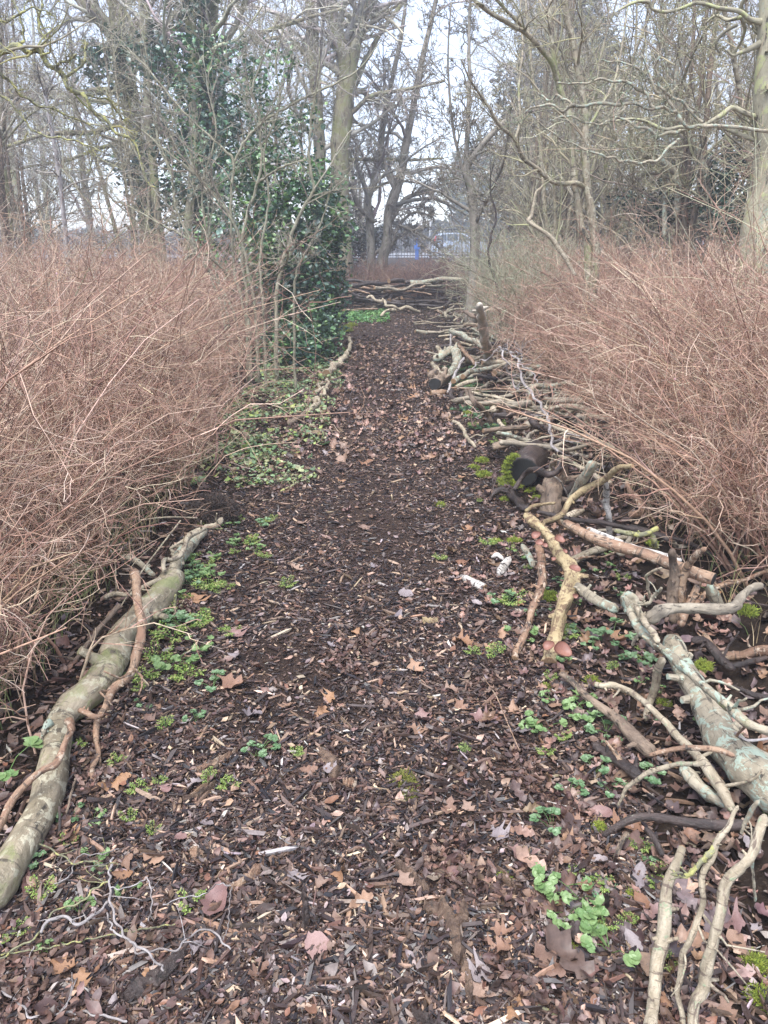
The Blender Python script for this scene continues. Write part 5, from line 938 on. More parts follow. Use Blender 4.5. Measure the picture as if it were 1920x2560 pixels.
for x in (.75, 3.2):
    for sgn in (-1, 1):
        g = Geo(); a = np.linspace(0, 6.283, 25)[:-1]; rw = []
        for (yy, r) in ((.86, .20), (.86, .29), (.83, .31), (.68, .31), (.66, .2)): rw += [[r * math.cos(t), sgn * yy, r * math.sin(t)] for t in a]
        i = np.arange(5 * 24).reshape(5, 24); nx = np.roll(i, -1, 1); g.add(rw, quads=np.stack([i[:-1], nx[:-1], nx[1:], i[1:]], -1).reshape(-1, 4)); w_ = g.build('wheel', M['tyre']); w_.parent = car; w_.location = (x, 0, .31)
        g = Geo(); rw = [[.20 * math.cos(t), sgn * .855, .20 * math.sin(t)] for t in a] + [[.17 * math.cos(t), sgn * .83, .17 * math.sin(t)] for t in a]; k = np.arange(24)
        g.add(rw, quads=np.stack([k, (k + 1) % 24, (k + 1) % 24 + 24, k + 24], -1), ngons=[list(k + 24)])
        for q in range(5):
            t = q * 1.2566; c_, s_ = math.cos(t), math.sin(t); g.add([[c_ * .03 - s_ * .02, sgn * .85, s_ * .03 + c_ * .02], [c_ * .03 + s_ * .02, sgn * .85, s_ * .03 - c_ * .02], [c_ * .19 + s_ * .02, sgn * .85, s_ * .19 - c_ * .02], [c_ * .19 - s_ * .02, sgn * .85, s_ * .19 + c_ * .02]], quads=[[0, 1, 2, 3]])
        o = g.build('rim', M['alloy'], smooth=False); o.parent = w_
# blue post
bp = PD(1042, 640, 49); g = Geo(); boxg(g, -.10, .10, -.10, .10, .0, .62); boxg(g, -.17, .17, -.16, .16, .62, .84); boxg(g, -.03, .03, -.03, .03, .84, 1.25)
o = g.build('blue_post', M['blue'], smooth=False); o.location = (bp[0], 49, 0); tag(o, 'small blue post with a wider head beside the railing', 'post')
# hedge and evergreen far off, pale pole
def hedgething(name, label, cat, x, y, w, d, h, cols, size, n, mat='litter', round_=False):
    r = empty(name, (x, y, 0), label, cat); g = Geo()
    if round_:
        dd = rng.normal(size=(n, 3)); dd /= np.linalg.norm(dd, axis=1, keepdims=True); pos = dd * (U(.4, 1, n) ** .5)[:, None] * np.array([w, d, h * .5]) * (1 + .15 * np.sin(dd[:, :1] * 7 + dd[:, 2:] * 9)) + np.array([0, 0, h * .55])
    else:
        pos = np.stack([U(-w, w, n), U(-d, d, n), h * U(0, 1, n) ** .6], -1); pos[:, 2] *= 1 + .10 * np.sin(pos[:, 0] * 1.7) + .05 * np.sin(pos[:, 0] * 4.3)
    pos[:, 2] = np.maximum(pos[:, 2], .05)
    scatter(g, HT[0], pos, eul(rng.normal(0, .8, n), rng.normal(0, .8, n), U(0, 6.28, n)), size * np.exp(rng.normal(0, .3, n)), palette(cols, n, .25), quads=HT[1])
    o = g.build('foliage', M[mat], colour=True); o.parent = r
    g = Geo(); bark_tube(g, [[0, 0, 0, .12], [0.05, 0, h * .4, .10], [0, .03, h * .8, .05]], 8); o = g.build('trunk', M['brown']); o.parent = r
    return r
hedgething('hedge', 'clipped brown-green hedge across the road behind the car', 'hedge', 4, 69, 12, .8, 2.3, [(.06, .065, .035), (.09, .08, .05), (.045, .05, .03)], .22, 9000)
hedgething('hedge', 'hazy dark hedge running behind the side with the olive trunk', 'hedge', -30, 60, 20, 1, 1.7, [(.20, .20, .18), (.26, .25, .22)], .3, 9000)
hedgething('hedge', 'low dark tangle of brambles behind the dense slender trees', 'hedge', 14, 27, 10, 1.5, 2.4, [(.10, .085, .06), (.13, .11, .075), (.07, .07, .045)], .16, 14000)
hedgething('evergreen_tree', 'rounded soft green evergreen standing beyond the road', 'tree', 8.6, 74, 3.2, 3, 8.5, [(.05, .085, .04), (.07, .11, .05)], .28, 7000, round_=True)
hedgething('evergreen_tree', 'taller dark conifer among the slender bare trees', 'tree', 8.3, 40, 3.0, 2.8, 12, [(.06, .075, .05), (.08, .095, .06), (.09, .08, .06)], .22, 9000, round_=True)
pl = PD(1096, 560, 57); g = Geo(); tubes(g, np.array([[[0, 0, 0], [0, 0, 2], [-.05, 0, 4], [-.1, 0, 6.5]]]), np.array([[.09, .08, .07, .05]]), 10, cap=True); boxg(g, -.55, -.1, -.08, .08, 6.45, 6.55); M['white'] = plain('white_pole', (.62, .62, .60), .5, c2=(.5, .5, .48), sc_=3)
o = g.build('lamp_post', M['white']); o.location = (pl[0], 67, 0); tag(o, 'slim white lamp post behind the roof of the car', 'lamp post')

# ------------------------------------------------------------------ moss, root clump
def mossy(u, v, w, h=0.02, tall=.6, cols=((.30, .36, .05), (.40, .46, .08), (.20, .25, .05)), label=None, parent=None, n=None, name='moss', flat=False):
    p = P(u, v, h); r = w * .5 * depth(p) / F; n = n or int(np.clip(900 * (w / 40), 250, 2600)); g = Geo()
    d = rng.normal(size=(n, 3)); d[:, 2] = np.abs(d[:, 2]); d /= np.linalg.norm(d, axis=1, keepdims=True)
    b_ = d * r * np.array([1, 1, .2 if flat else tall]) * U(.5, 1, n)[:, None] * (1 + .25 * np.sin(5 * d[:, :1] + u) * np.cos(6 * d[:, 1:2] + v))
    dd = d + .5 * rng.normal(size=(n, 3)); dd[:, 2] += .4; dd /= np.linalg.norm(dd, axis=1, keepdims=True); ln = U(.5, 1.2, n)[:, None] * (.008 + .10 * r)
    Pt = np.stack([b_, b_ + dd * ln * .5, b_ + dd * ln + .3 * ln * rng.normal(size=(n, 3))], 1); tubes(g, Pt, np.full((n, 1), 1) * np.array([[.0016, .0014, .0006]]) * (1 + r * 6), 3, palette(cols, n, .2))
    g.add(np.array([[r * .8 * math.cos(a) * c, r * .8 * math.sin(a) * c, (0 if c else (.12 if flat else tall * .8) * r)] for c in (1, 0) for a in np.linspace(0, 6.283, 9)[:-1]]), quads=[[i, (i + 1) % 8, 8 + (i + 1) % 8, 8 + i] for i in range(8)], col=np.array(cols[2]) * .7)
    o = g.build(name, M['moss'], colour=True)
    if parent is not None: o.parent = parent; o.location = p - np.array(parent.location)
    else: o.location = (p[0], p[1], max(p[2] - .02, float(gz(p[0], p[1])))); tag(o, label or 'tuft', 'moss')
    return o
MG = 'moss cushions along the path edge'
for (u, v, w, h, lab) in [(1205, 1148, 34, .02, 'bright green moss cushion farthest from the black log end'), (1209, 1182, 36, .03, 'bright round feathery moss cushion beside the black log end'), (1185, 1165, 28, .02, 'flat bright moss between the two cushions and the path'), (1255, 1200, 30, .02, 'bright moss pad right under the black log end'), (1260, 1212, 26, .02, 'straggling moss below the black log end'), (1330, 1222, 30, .04, 'moss clump between the dark hooked branch and split stump'), (1345, 1244, 30, .02, 'moss clump at the foot of the split stump'), (1262, 1242, 22, .03, 'small moss clump under the arching dark root'), (1100, 1262, 26, .01, 'small isolated moss tuft on the path edge'), (1172, 1033, 24, .02, 'moss patch below the sawn-topped branch'), (1372, 1484, 44, .02, 'green moss mound between the fungus branch and the knobbly stick'), (1366, 1712, 26, .01, 'moss tuft near the orange-tipped branch'), (1660, 1762, 32, .02, 'moss tuft beside the pale crooked branch'), (1480, 1700, 34, .01, 'dull moss behind the tip of the pale crooked branch'), (515, 1303, 34, .03, 'yellow-green moss cushion at the foot of the root clump'), (862, 824, 42, .04, 'yellow moss-covered stump beside the holly'), (880, 812, 26, .03, 'smaller mossy lump behind the yellow mossy stump'), (1890, 2398, 60, .02, 'moss mound in the shade at the near corner'), (1905, 2480, 60, .02, 'moss mound nearest the near corner'), (1430, 2380, 44, .005, 'dark moss patch among the wet leaves'), (1262, 2196, 30, .01, 'moss patch beside the curved tan stick'), (1578, 2240, 30, .01, 'small moss tuft beside the large grey leaf'), (1500, 2055, 26, .03, 'moss on the end of the dark bowed branch'), (1240, 1355, 30, .02, 'moss by the curled scrap of birch'), (1286, 1350, 36, .02, 'moss behind the split piece of birch'), (1632, 1350, 26, .2, 'moss on the shaded wood behind the birch pole'), (1760, 1655, 40, .12, 'moss hanging in the shade beyond the long lichened limb'), (1870, 1520, 46, .15, 'moss lump in the shade under the thicket')]:
    mossy(u, v, w, h, label=lab)
mossy(1012, 1948, 62, .004, label='flat olive moss patch on the open wood chips', cols=((.26, .27, .06), (.34, .35, .08), (.20, .20, .06)), flat=True)
mossy(1022, 1985, 44, .004, label='smaller flat olive moss patch just nearer on the chips', cols=((.26, .28, .06), (.34, .35, .08), (.20, .20, .06)), flat=True)
mossy(1160, 1868, 26, .01, label='pale green lichen tuft lying on the chips', cols=((.34, .44, .16), (.42, .5, .2), (.25, .33, .12)))
for a in np.linspace(1.9, 4.2, 9):
    mossy(1308 - 46 * math.sin(a - 1.4) * .95, 1178 + 46 * math.cos(a - 1.4) * -.9, 22, .17 - .1 * math.cos(a - 1.4) * -1 + .0, parent=ml, n=260)
# root clump
def fibres(u, v, w, hgt, cols, n, name, label, cat, r=.0012):
    p = P(u, v, 0); R_ = w * .5 * depth(p) / F; g = Geo(); d = rng.normal(size=(n, 3)); d[:, 2] = np.abs(d[:, 2]); d /= np.linalg.norm(d, axis=1, keepdims=True)
    b_ = d * np.array([R_, R_ * .7, hgt]) * U(.8, 1.0, n)[:, None]; t_ = np.cross(d, rng.normal(size=(n, 3))); t_ /= np.linalg.norm(t_, axis=1, keepdims=True); l_ = U(.02, .09, n)[:, None]
    Pt = np.stack([b_, b_ + t_ * l_ * .5 + d * .01, b_ + t_ * l_ + d * U(-.01, .03, n)[:, None], b_ + t_ * l_ * 1.4 + .02 * rng.normal(size=(n, 3))], 1); tubes(g, Pt, np.full((n, 4), r), 3, palette(cols, n, .3))
    S = 20; K = 7; rows = [[R_ * .93 * math.cos(a) * math.cos(e) * (1 + .08 * math.sin(3 * a)), R_ * .65 * math.sin(a) * math.cos(e), hgt * .93 * math.sin(e) * (1 + .08 * math.sin(2 * a))] for e in np.linspace(0, 1.57, K) for a in np.linspace(0, 6.283, S + 1)[:-1]]
    i = np.arange(K * S).reshape(K, S); nx = np.roll(i, -1, 1); g.add(rows, quads=np.stack([i[:-1], nx[:-1], nx[1:], i[1:]], -1).reshape(-1, 4), col=cols[0])
    return tag(g.build(name, M['stems'], colour=True), label, cat), p
o, p = fibres(535, 1305, 112, .13, [(.035, .025, .022), (.07, .05, .04), (.12, .08, .06)], 2200, 'root_clump', 'dark fibrous root clump at the edge of the wood chips', 'root clump'); o.location = p

# ------------------------------------------------------------------ fallen leaves one can point at
kindsL = {'oak': [leaf_mesh('oak', 21, c_, b_, .07, s) for s, c_, b_ in ((1, 1.6, .6), (2, -1.4, .5), (4, 2.4, -.5), (7, .9, 1.0))], 'ovate': [leaf_mesh('ovate', 13, 2.0, .5, .04, 1), leaf_mesh('ovate', 13, -1.6, .6, .04, 2)], 'round': [leaf_mesh('round', 13, .5, .2, .04, 3)], 'maple': [leaf_mesh('maple', 23, .5, .3, .06, s) for s in (6, 8)]}
meshL = {}
def leafobj(kind, mat):
    k = int(rng.integers(len(kindsL[kind]))); key = (kind, k, mat)
    if key not in meshL:
        g = Geo(); V, q = kindsL[kind][k]; g.add(V, quads=q)
        if kind in ('oak', 'maple', 'ovate'):
            st = np.array([[0, -.5, .25 * .25], [.01, -.58, .07], [.03, -.68, .06]]); tubes(g, st[None], np.array([[.012, .010, .008]]), 4)
        o = g.build('fallen_leaf', M[mat]); meshL[key] = o.data; return o
    o = bpy.data.objects.new('fallen_leaf', meshL[key]); COL.objects.link(o); return o
def leaf(x, y, size, yaw, kind, mat, label, group=None, tilt=.25, z=.018):
    o = leafobj(kind, mat); o.location = (x, y, float(gz(x, y)) + z); o.rotation_euler = (rng.normal(0, tilt), rng.normal(0, tilt), yaw); o.scale = (size, size, size)
    tag(o, label, 'leaf', group); return o
Z8 = lambda x, y: (960 + x / 1.728, 1860 + y / 1.728)
Z7p = lambda x, y: (x / 1.728, 1860 + y / 1.728)
Z5 = lambda x, y: (x / 1.728, 1200 + y / 1.728)
Z6 = lambda x, y: (960 + x / 1.728, 1200 + y / 1.728)
named = [(Z8(280, 280), 60, 2.9, 'oak', 'oak', 'tan lobed leaf pointing down the path nearest the olive moss patch'), (Z8(370, 280), 50, .6, 'oak', 'oak', 'tan crumpled leaf next to the down-pointing lobed one'), (Z8(505, 895), 88, 1.9, 'oak', 'oak', 'light brown lobed leaf with curled tip between stick and round green leaf'), (Z8(710, 960), 100, -2.5, 'oak', 'oak', 'long brown oak leaf lying beside the dark moss patch'), (Z8(425, 1090), 70, 1.0, 'oak', 'oak', 'brown oak leaf close to the green lichen stick'), (Z8(560, 1160), 74, 2.6, 'oak', 'orange', 'orange-tan oak leaf cut by the lower photo edge'), (Z8(1105, 585), 74, 2.8, 'ovate', 'greyleaf', 'large smooth grey-violet leaf with a clear midrib'), (Z8(715, 305), 50, .2, 'round', 'greyleaf', 'round grey leaf lying flat on the litter'), (Z8(600, 490), 80, 1.4, 'oak', 'pinkleaf', 'glossy pinkish brown leaf curled at both ends'), (Z8(100, 610), 64, .7, 'oak', 'oak', 'tan leaf lying beside the short brown log'), (Z8(405, 1000), 64, 1.9, 'maple', 'greyleaf', 'pale silvery ragged leaf below the light brown lobed one'), (Z8(510, 820), 60, 1.5, 'oak', 'oak', 'brown leaf just above the light brown lobed one'), (Z8(925, 525), 60, .8, 'ovate', 'greyleaf', 'slim greyish leaf leaning by a green one'), (Z8(1110, 700), 66, 0.2, 'ovate', 'orange', 'folded orange-brown leaf beside the cream-coloured stick'), (Z8(860, 470), 42, .3, 'ovate', 'orange', 'narrow upright orange leaf beside a green one'), (Z8(760, 740), 44, -.6, 'maple', 'greyleaf', 'crumpled silver leaf at the end of the tan stick'), (Z8(800, 420), 56, 1.2, 'oak', 'oak', 'dull leaf beyond the five-part green sprig'), (Z8(1490, 1160), 70, .2, 'oak', 'oak', 'brown leaf between the two knotted sticks'), (Z8(1225, 1130), 70, .1, 'oak', 'orange', 'upright brown leaf against the cream-coloured stick'), (Z8(500, 390), 50, .9, 'maple', 'greyleaf', 'grey shrivelled leaf on the litter'),
         (Z7p(495, 175), 84, -.9, 'oak', 'orange', 'big orange-brown leaf curling up near the reddish branch end'), (Z7p(935, 690), 118, .0, 'ovate', 'pinkleaf', 'large pinkish leaf with small holes on the chips'), (Z7p(718, 210), 30, .4, 'round', 'pinkleaf', 'small round pinkish leaf'), (Z7p(783, 412), 32, 1.4, 'round', 'pinkleaf', 'small tan round leaf with a notch'), (Z7p(530, 563), 54, 1.6, 'ovate', 'orange', 'glossy red-brown oval leaf under the curly twigs'), (Z7p(635, 1015), 56, .3, 'oak', 'orange', 'small orange oak leaf on the dark bark slab'), (Z7p(290, 980), 84, 1.3, 'oak', 'orange', 'large crumpled orange-brown leaf in the near corner'), (Z7p(350, 1040), 70, .2, 'oak', 'orange', 'torn yellow-brown leaf beside the large crumpled one'), (Z7p(490, 1130), 50, .1, 'ovate', 'greyleaf', 'rolled grey-brown leaf near the photo edge'), (Z7p(895, 350), 36, 1.5, 'round', 'greyleaf', 'dark grey cupped leaf'), (Z7p(1280, 560), 40, .2, 'maple', 'greyleaf', 'whitish crinkled scrap of leaf'),
         (Z5(1020, 885), 96, 1.5, 'oak', 'oak', 'broad tan oak leaf lying crosswise below the green plants'), (Z5(845, 520), 46, .5, 'maple', 'orange', 'brown maple leaf beside the sawn end of the olive trunk'), (Z5(700, 675), 34, .1, 'oak', 'pinkleaf', 'pink leaf standing among the green plants'), (Z5(1085, 250), 30, .5, 'ovate', 'orange', 'small orange leaf out on the path'), (Z5(1500, 135), 34, .9, 'oak', 'pinkleaf', 'pink leaf on the far middle of the path'), (Z5(1615, 160), 34, 1.4, 'oak', 'oak', 'tan leaf beside the pink one on the far path'), (Z5(910, 330), 46, 1.7, 'ovate', 'greyleaf', 'grey-brown leaf beside the thinner grey trunk'), (Z5(1390, 315), 34, 1.9, 'oak', 'oak', 'small oak leaf alone in the middle of the path'), (Z5(650, 1040), 44, 1.0, 'oak', 'oak', 'leaf just beyond the tip of the reddish branch'), (Z5(1020, 660), 44, .4, 'maple', 'pinkleaf', 'pale pink leaf at the end of the green plants'),
         (Z6(250, 445), 40, 1.2, 'oak', 'oak', 'brown leaf next to the short white birch log'), (Z6(345, 705), 60, 1.1, 'oak', 'orange', 'curled orange-brown leaf on open chips'), (Z6(140, 820), 60, .5, 'oak', 'oak', 'brown oak leaf in the middle of the path edge'), (Z6(170, 1040), 62, .2, 'oak', 'pinkleaf', 'pinkish oak leaf on the chips before the near litter'), (Z6(290, 905), 50, 1.5, 'oak', 'oak', 'tan leaf lying alone below the curled orange one'), (Z6(95, 500), 40, 1.4, 'round', 'greyleaf', 'dark wet grey leaf on the path'), (Z6(570, 590), 30, .4, 'maple', 'pinkleaf', 'pink star-shaped leaf below the knobbly stick'), (Z6(340, 350), 56, 1.6, 'oak', 'orange', 'rusty leaf cluster piece behind the white birch log'), (Z6(1000, 690), 90, .3, 'oak', 'orange', 'large dark red-brown leaf under the grey limbs'), (Z6(150, 1090), 54, 1.7, 'oak', 'oak', 'pale brown leaf touching the pinkish oak leaf'), (Z6(430, 1030), 70, 1.3, 'oak', 'pinkleaf', 'wide pinkish leaf near the bramble runner'), (Z6(800, 665), 30, .3, 'round', 'greyleaf', 'cupped grey leaf beside the fungus branch'), (Z6(340, 980), 56, .9, 'oak', 'oak', 'tan curled leaf beside the wide pinkish one'), (Z6(400, 540), 34, .8, 'ovate', 'greyleaf', 'narrow blue-grey leaf on the chips'), (Z6(60, 590), 34, 2.6, 'ovate', 'greyleaf', 'small pale grey leaf standing on edge')]
for ((u, v), s, yaw, kd, mt, lab) in named:
    p = P(u, v, .015); leaf(p[0], p[1], s * depth(p) / F, yaw, kd, mt, lab, tilt=.15)
adj = {'oak': 'brown lobed', 'orange': 'orange-brown', 'greyleaf': 'grey', 'pinkleaf': 'pinkish brown'}
def strew(n, xf, yr, size, where, group, pw=1.2):
    for i in range(n):
        u = rng.uniform(); a = 1 - pw; y = (yr[0] ** a + u * (yr[1] ** a - yr[0] ** a)) ** (1 / a); x = xf(y)
        mt = str(rng.choice(['oak', 'orange', 'greyleaf', 'pinkleaf'], p=[.58, .14, .18, .10])); kd = str(rng.choice(['oak', 'ovate', 'maple', 'round'], p=[.62, .2, .12, .06]))
        leaf(x, y, size * math.exp(rng.normal(0, .25)), U(0, 6.28), kd, mt, f'{adj[mt]} dead leaf among many {where}', f'{adj[mt]} leaves {group}', .3, .02)
strew(95, lambda y: .28 + U(0, .85) + .03 * y, (1.25, 5.0), .058, 'beside the log pile', 'beside the log pile')
strew(45, lambda y: -.95 + U(0, .9), (1.2, 5.0), .05, 'scattered over the chips', 'over the chips')
strew(60, lambda y: -.75 + U(0, 1.5), (4.8, 9.0), .085, 'in the leafy stretch of path', 'in the leafy stretch')
# ------------------------------------------------------------------ torn bark slabs lying on the chips
def slab(u, v, ln, w, yaw, label, mat='barkpiece', h=.012):
    p = P(u, v, h); k = depth(p) / F; Lm, wm = ln * k, w * k; K = 14; t = np.linspace(0, 1, K); g = Geo(); rows = []
    prof_ = np.sin(np.pi * t ** .8) ** .35 * (1 + .2 * rng.normal(size=K))
    for z0 in (1, 0):
        for i in range(K):
            for s in (-1, -.4, .3, 1): rows.append([s * wm * .5 * prof_[i] + .25 * wm * math.sin(t[i] * 4), (t[i] - .5) * Lm, (.010 * z0) + .016 * (1 - s * s) * z0 + .004 * rng.normal() * z0])
    i = np.arange(2 * K * 4).reshape(2, K, 4); q = []
    q += np.stack([i[0, :-1, :-1], i[0, :-1, 1:], i[0, 1:, 1:], i[0, 1:, :-1]], -1).reshape(-1, 4).tolist()
    for c in (0, 3): q += np.stack([i[0, :-1, c], i[0, 1:, c], i[1, 1:, c], i[1, :-1, c]], -1).tolist()
    q += [[i[0, 0, a], i[1, 0, a], i[1, 0, a + 1], i[0, 0, a + 1]] for a in range(3)] + [[i[0, -1, a], i[0, -1, a + 1], i[1, -1, a + 1], i[1, -1, a]] for a in range(3)]
    g.add(rows, quads=q); o = g.build('bark_strip', M[mat], smooth=False); o.location = (p[0], p[1], float(gz(p[0], p[1])) + .006); o.rotation_euler = (rng.normal(0, .06), rng.normal(0, .1), yaw); tag(o, label, 'bark piece')
slab(822, 1912, 125, 34, .35, 'long torn strip of brown bark in the middle of the path')
slab(1125, 2330, 200, 34, .12, 'long upright arm of the forked dark bark piece'); slab(1098, 2290, 90, 36, .9, 'broad side arm of the forked dark bark piece'); slab(1155, 2300, 80, 26, -.5, 'short curled arm of the forked dark bark piece')
slab(395, 2430, 210, 44, -.7, 'dark weathered bark slab under the curly twigs', 'dark'); slab(1165, 2450, 140, 24, .05, 'straight tan bark strip below the forked piece'); slab(1030, 2200, 130, 20, .65, 'thin tan strip pointing at the short brown log')
slab(488, 2140, 30, 30, .3, 'small square wood block with visible grain', 'redbark'); slab(875, 1962, 36, 20, 1.2, 'small flat chunk of wood beside the torn strip', 'redbark'); slab(1270, 2220, 60, 18, .4, 'splinter of bark beside the curved tan stick'); slab(500, 1985, 90, 16, -.9, 'thin grey-brown strip lying near feathery green sprigs'); slab(620, 2195, 110, 14, -.75, 'narrow splinter above the large pinkish leaf', 'redbark'); slab(760, 2270, 130, 18, .1, 'dark upright splinter in the middle of the near path', 'dark'); slab(1075, 2560, 110, 22, .9, 'dark bark slab at the lower photo edge', 'dark')
slab(545, 1905, 120, 10, -.8, 'slim tan splinter lying beyond the small weeds', 'redbark'); slab(940, 2150, 110, 14, .5, 'long dark splinter on the open chips', 'dark'); slab(1075, 1560, 40, 12, 1.3, 'pale flat scrap of wood on the far chips', 'rot')

# ------------------------------------------------------------------ living green plants
GC = [(.10, .26, .10), (.14, .33, .10), (.08, .21, .10)]
def leafyproto(kind, seed):
    r = np.random.default_rng(seed); root = empty('green_plant', (0, 0, 0), 'plant', 'plant'); g = Geo(); gs_ = Geo(); n = {'round': 7, 'feather': 6, 'sprig': 5, 'ivy': 12}[kind]
    cols = {'round': [(.17, .28, .10), (.24, .35, .14)], 'feather': [(.22, .36, .07), (.30, .42, .10), (.44, .46, .16)], 'sprig': [(.15, .26, .12), (.22, .33, .17)], 'ivy': [(.08, .17, .08), (.13, .25, .12), (.18, .30, .17)]}[kind]
    for i in range(n):
        a = r.uniform(0, 6.28); L_ = r.uniform(.5, 1.1); h = r.uniform(.25, .7) if kind != 'ivy' else r.uniform(.1, .3)
        tip = np.array([math.cos(a) * L_ * .85, math.sin(a) * L_ * .85, h]); st = np.stack([np.zeros(3), tip * [.5, .5, .75], tip]); tubes(gs_, st[None], np.array([[.018, .014, .012]]), 3, np.array([[.16, .28, .08]]))
        if kind == 'feather':
            for q in range(7):
                for sd in (-1, 1):
                    pt = tip * (.45 + .55 * q / 6) + np.array([math.cos(a + 1.57 * sd), math.sin(a + 1.57 * sd), .0]) * .16 * math.sin(.5 + q * .4)
                    for w in range(3): scatter(g, SMALL_LEAF[0], (pt + r.normal(0, .055, 3))[None], eul(np.array([r.normal(0, .4)]), np.array([r.normal(0, .4)]), np.array([a - 1.57 + sd * .8])), np.array([.13]), np.array([cols[r.integers(3)]]), quads=SMALL_LEAF[1])
        else:
            k = {'round': 3, 'sprig': 5, 'ivy': 1}[kind]; T = kindsL['round'][0] if kind == 'round' else kindsL['maple'][0] if kind == 'ivy' else kindsL['ovate'][0]
            for w in range(k):
                b_ = a + (w - (k - 1) / 2) * .9; pt = tip + (.18 * np.array([math.cos(b_), math.sin(b_), 0]) if k > 1 else 0)
                scatter(g, T[0] * np.array([1.5 if kind == 'sprig' else 1, 1, 1]), np.array([pt]), eul(np.array([r.normal(0, .25)]), np.array([r.normal(0, .25)]), np.array([b_ - 1.57])), np.array([r.uniform(.28, .42) if kind != 'ivy' else r.uniform(.35, .5)]), np.array([cols[r.integers(2)]]), quads=T[1])
    o = g.build('leaves', M['green'], colour=True); o.parent = root; o = gs_.build('stem', M['green'], colour=True); o.parent = root; return root
protoP = {}
LABP = {'round': 'green plant with rounded scalloped leaves', 'feather': 'feathery bright green sprig', 'sprig': 'green sprig with toothed oval leaflets', 'ivy': 'small dark ivy sprig'}
def plant(u, v, s, kind, where, group=None, seed=None):
    p = P(u, v, 0); size = s * .85 * depth(p) / F; plantxy(p[0], p[1], size, kind, f'{LABP[kind]} {where}', group)
def plantxy(x, y, size, kind, label, group=None):
    k = (kind, int(rng.integers(3)))
    if k not in protoP: o = leafyproto(kind, 50 + k[1] * 7 + len(kind)); protoP[k] = o; o.location = (x, y, float(gz(x, y)) + .008); o.scale = (size,) * 3; o.rotation_euler = (0, 0, U(0, 6.28))
    else: o = dup(protoP[k], (x, y, float(gz(x, y)) + .008), U(0, 6.28), size)
    o['label'] = label; o['category'] = 'plant'
    if group: o['group'] = group
    elif 'group' in o: del o['group']
